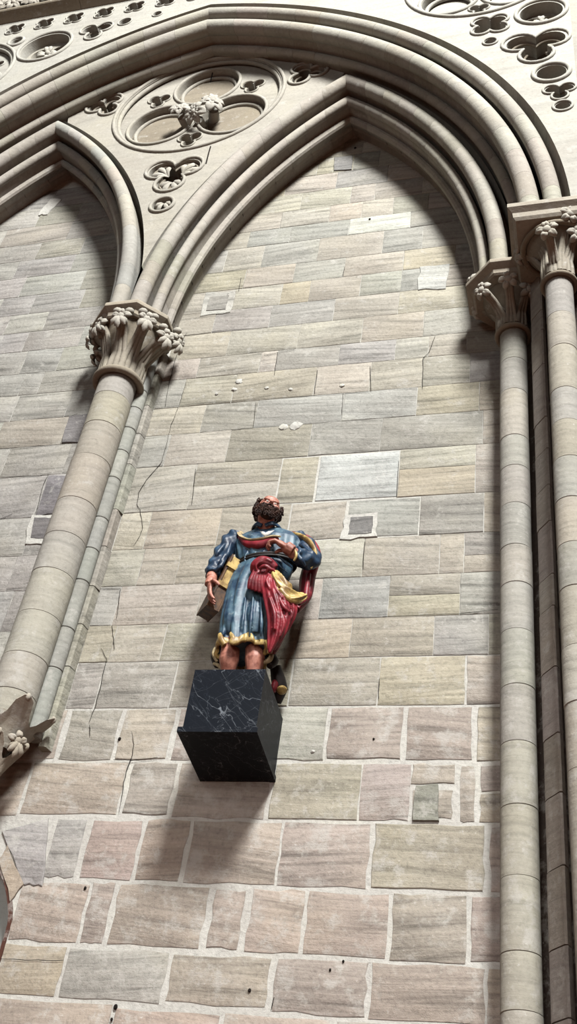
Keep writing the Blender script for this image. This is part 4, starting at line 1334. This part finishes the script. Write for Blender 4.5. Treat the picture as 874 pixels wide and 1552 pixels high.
# --- red mantle: sash round the waist, knot, long fall on the right, back cloth
man = MB()
limb(man, path((385, 868, -.43), (388, 858, -.455), (397, 853, -.465), (408, 855, -.46), (417, 862, -.445)), [.022, .035, .04, .036, .024], 14)
for k in range(9):                                               # fan of pleats below the knot
    a = k / 8
    limb(man, path((388 + 22 * a, 862, -.455), (380 + 34 * a, 880 + 3 * a, -.470), (377 + 44 * a, 893 + 14 * a, -.455)), [.012, .018, .011], 8)
rf = lambda g, t: 1 + .16 * sin(5 * g + 2 * t)
falls = [((405, 868, -.46), (413, 900, -.475), (421, 935, -.46), (417, 965, -.44), (408, 990, -.42)),
         ((412, 866, -.45), (424, 897, -.46), (433, 930, -.44), (427, 960, -.42), (414, 985, -.40)),
         ((400, 875, -.46), (406, 905, -.465), (411, 935, -.45), (410, 960, -.43), (407, 985, -.42)),
         ((418, 872, -.43), (434, 900, -.43), (443, 925, -.41), (434, 950, -.39), (420, 975, -.38))]
for f in falls: limb(man, path(*f), [.020, .032, .029, .024, .010], 30, flat=.8, fold=rf)
limb(man, path((415, 900, -.43), (428, 930, -.40), (420, 965, -.38), (412, 990, -.36)), [.03, .05, .04, .02], 14)
for q in (((408, 905, -.50), (416, 930, -.495), (416, 955, -.475)), ((420, 900, -.49), (430, 920, -.48), (440, 928, -.455)), ((425, 925, -.475), (430, 945, -.46), (424, 965, -.44))):
    limb(man, path(*q), [.007, .011, .007], 8)
limb(man, path((398, 852, -.49), (404, 848, -.495), (412, 852, -.485)), [.008, .012, .008], 8)
limb(man, path((392, 862, -.495), (402, 858, -.505), (412, 864, -.49)), [.008, .012, .008], 8)
for q, r in (([(390, 866, -.475), (388, 857, -.49), (396, 851, -.495), (405, 853, -.49)], .008), ([(394, 868, -.485), (396, 859, -.50), (404, 857, -.50), (411, 861, -.49)], .009),
             ([(402, 869, -.485), (406, 863, -.495), (413, 864, -.485), (417, 869, -.47)], .009), ([(386, 862, -.465), (387, 853, -.475), (394, 848, -.48)], .007), ([(408, 872, -.49), (404, 880, -.50), (409, 893, -.50)], .009),
             ([(414, 872, -.485), (417, 890, -.50), (428, 906, -.49)], .009), ([(412, 930, -.49), (424, 937, -.475), (436, 933, -.45)], .007), ([(410, 950, -.475), (420, 956, -.46), (428, 950, -.44)], .007)):
    limb(man, path(*q), [r * .5] + [r] * (len(q) - 2) + [r * .5], 8)
# shoulder band under the cream edge
limb(man, path((362, 812, -.33), (372, 823, -.375), (390, 826, -.40), (408, 821, -.415), (422, 818, -.44)), [.014, .024, .027, .022, .014], 10, flat=.7)
# cloth behind the right arm, hanging down the back
limb(man, path((440, 812, -.21), (462, 822, -.20), (474, 842, -.20), (466, 875, -.19), (462, 905, -.22), (448, 925, -.26)), [.03, .05, .06, .06, .05, .03], 14, flat=.7)
limb(man, path((468, 870, -.26), (465, 890, -.28), (462, 908, -.30), (452, 916, -.33)), [.014, .016, .016, .012], 10)
mk('mantle', man, M_RED, ST, 180, None, remesh=.0046, smooth_it=1)
lin_ = MB()                                                       # gold lining of the mantle
gf = lambda g, t: 1 + .34 * sin(5 * g + 4 * t) + .14 * sin(11 * g + 1 - 5 * t)
limb(lin_, path((414, 866, -.465), (419, 880, -.475), (430, 895, -.465), (446, 904, -.43), (461, 902, -.37)), [.018, .040, .046, .040, .022], 36, flat=.55, fold=gf, up=(0, -1, .3))
limb(lin_, path((424, 892, -.490), (436, 906, -.465), (450, 911, -.425), (460, 906, -.38)), [.010, .018, .018, .012], 10)
mk('gold_lining', lin_, M_GOLD, ST, 180, None, remesh=.004, smooth_it=1)
mb = MB()
limb(mb, path((366, 808, -.26), (363, 809, -.31), (367, 815, -.36), (380, 819, -.395), (397, 817, -.415), (412, 813, -.43), (424, 813, -.46)), [.018, .019, .019, .017, .015, .013, .009], 12, flat=.55, fold=lambda g, t: 1 + .12 * sin(4 * g + 6 * t))
mk('cream_edge', mb, M_CREAM, ST, 60)
mb = MB()
limb(mb, path((436, 808, -.30), (454, 812, -.325), (467, 820, -.34), (476, 834, -.345), (476, 850, -.335), (470, 862, -.33)), [.010, .016, .020, .021, .020, .012], 10, flat=.6)
limb(mb, path((446, 832, -.455), (449, 842, -.45), (445, 850, -.44)), [.006, .010, .006], 8)
mk('mantle_border', mb, M_GOLD, ST, 60)
mb = MB()
p = V(425, 1045, -.10)
mb.tube([V(417, 1010, -.16), V(421, 1028, -.13), p, V(421, 1066, -.06)], [.03, .04, .042, .018], 12)
mt = mk('mantle_tail', mb, M_DARK, ST, 60)
mb = MB(); mb.blob(V(427, 1046, -.145), (.030, .014, .036), frame((.5, -1, .2), (0, 0, 1)), 12, 7); mk('gold_end', mb, M_GOLD, mt, 60)
mb = MB(); mb.blob(V(416, 1040, -.15), (.02, .03, .04), None, 10, 6); mk('red_fold', mb, M_RED, mt, 60)

# --- the book in his hand
B0, B1 = V(361, 845, -.375), V(322, 922, -.375)
ax = (B0 - B1).normalized()
nb = Vector((.65, -.76, .0)); nb = (nb - ax * nb.dot(ax)).normalized(); sb = ax.cross(nb).normalized()
if sb.x > 0: sb = -sb
BK = thing('book', 'thick gilt-edged book with two clasps held under his arm by the statue', 'book', B1)
MBk = Matrix((sb, ax, nb)).transposed()
Lb = (B0 - B1).length


def bbox(u0, u1, a0, a1, n0, n1):
    m = MB(); m.box((u0, a0, n0), (u1, a1, n1)); m.v = [tuple(B1 + MBk @ Vector(v)) for v in m.v]; return m


mk('pages', bbox(-.030, .030, .010, Lb - .006, -.17, -.004), M_GOLD, BK, 0)
mk('cover', bbox(.030, .040, .0, Lb, -.175, .004), M_LEATHER, BK, 0)
mk('cover', bbox(-.040, -.030, .0, Lb, -.175, .004), M_LEATHER, BK, 0)
mk('page_foot', bbox(-.0295, .0295, .001, Lb * .42, -.168, -.001), M_LEATHER, BK, 0)
for a in (.44, .80):
    m_ = bbox(-.042, .042, Lb * a - .014, Lb * a + .014, -.008, .010); cl = mk('clasp', m_, M_GOLD, BK, 0)
    mk('clasp_strap', bbox(-.046, -.040, Lb * a - .010, Lb * a + .010, -.06, .010), M_GOLD, cl, 0)
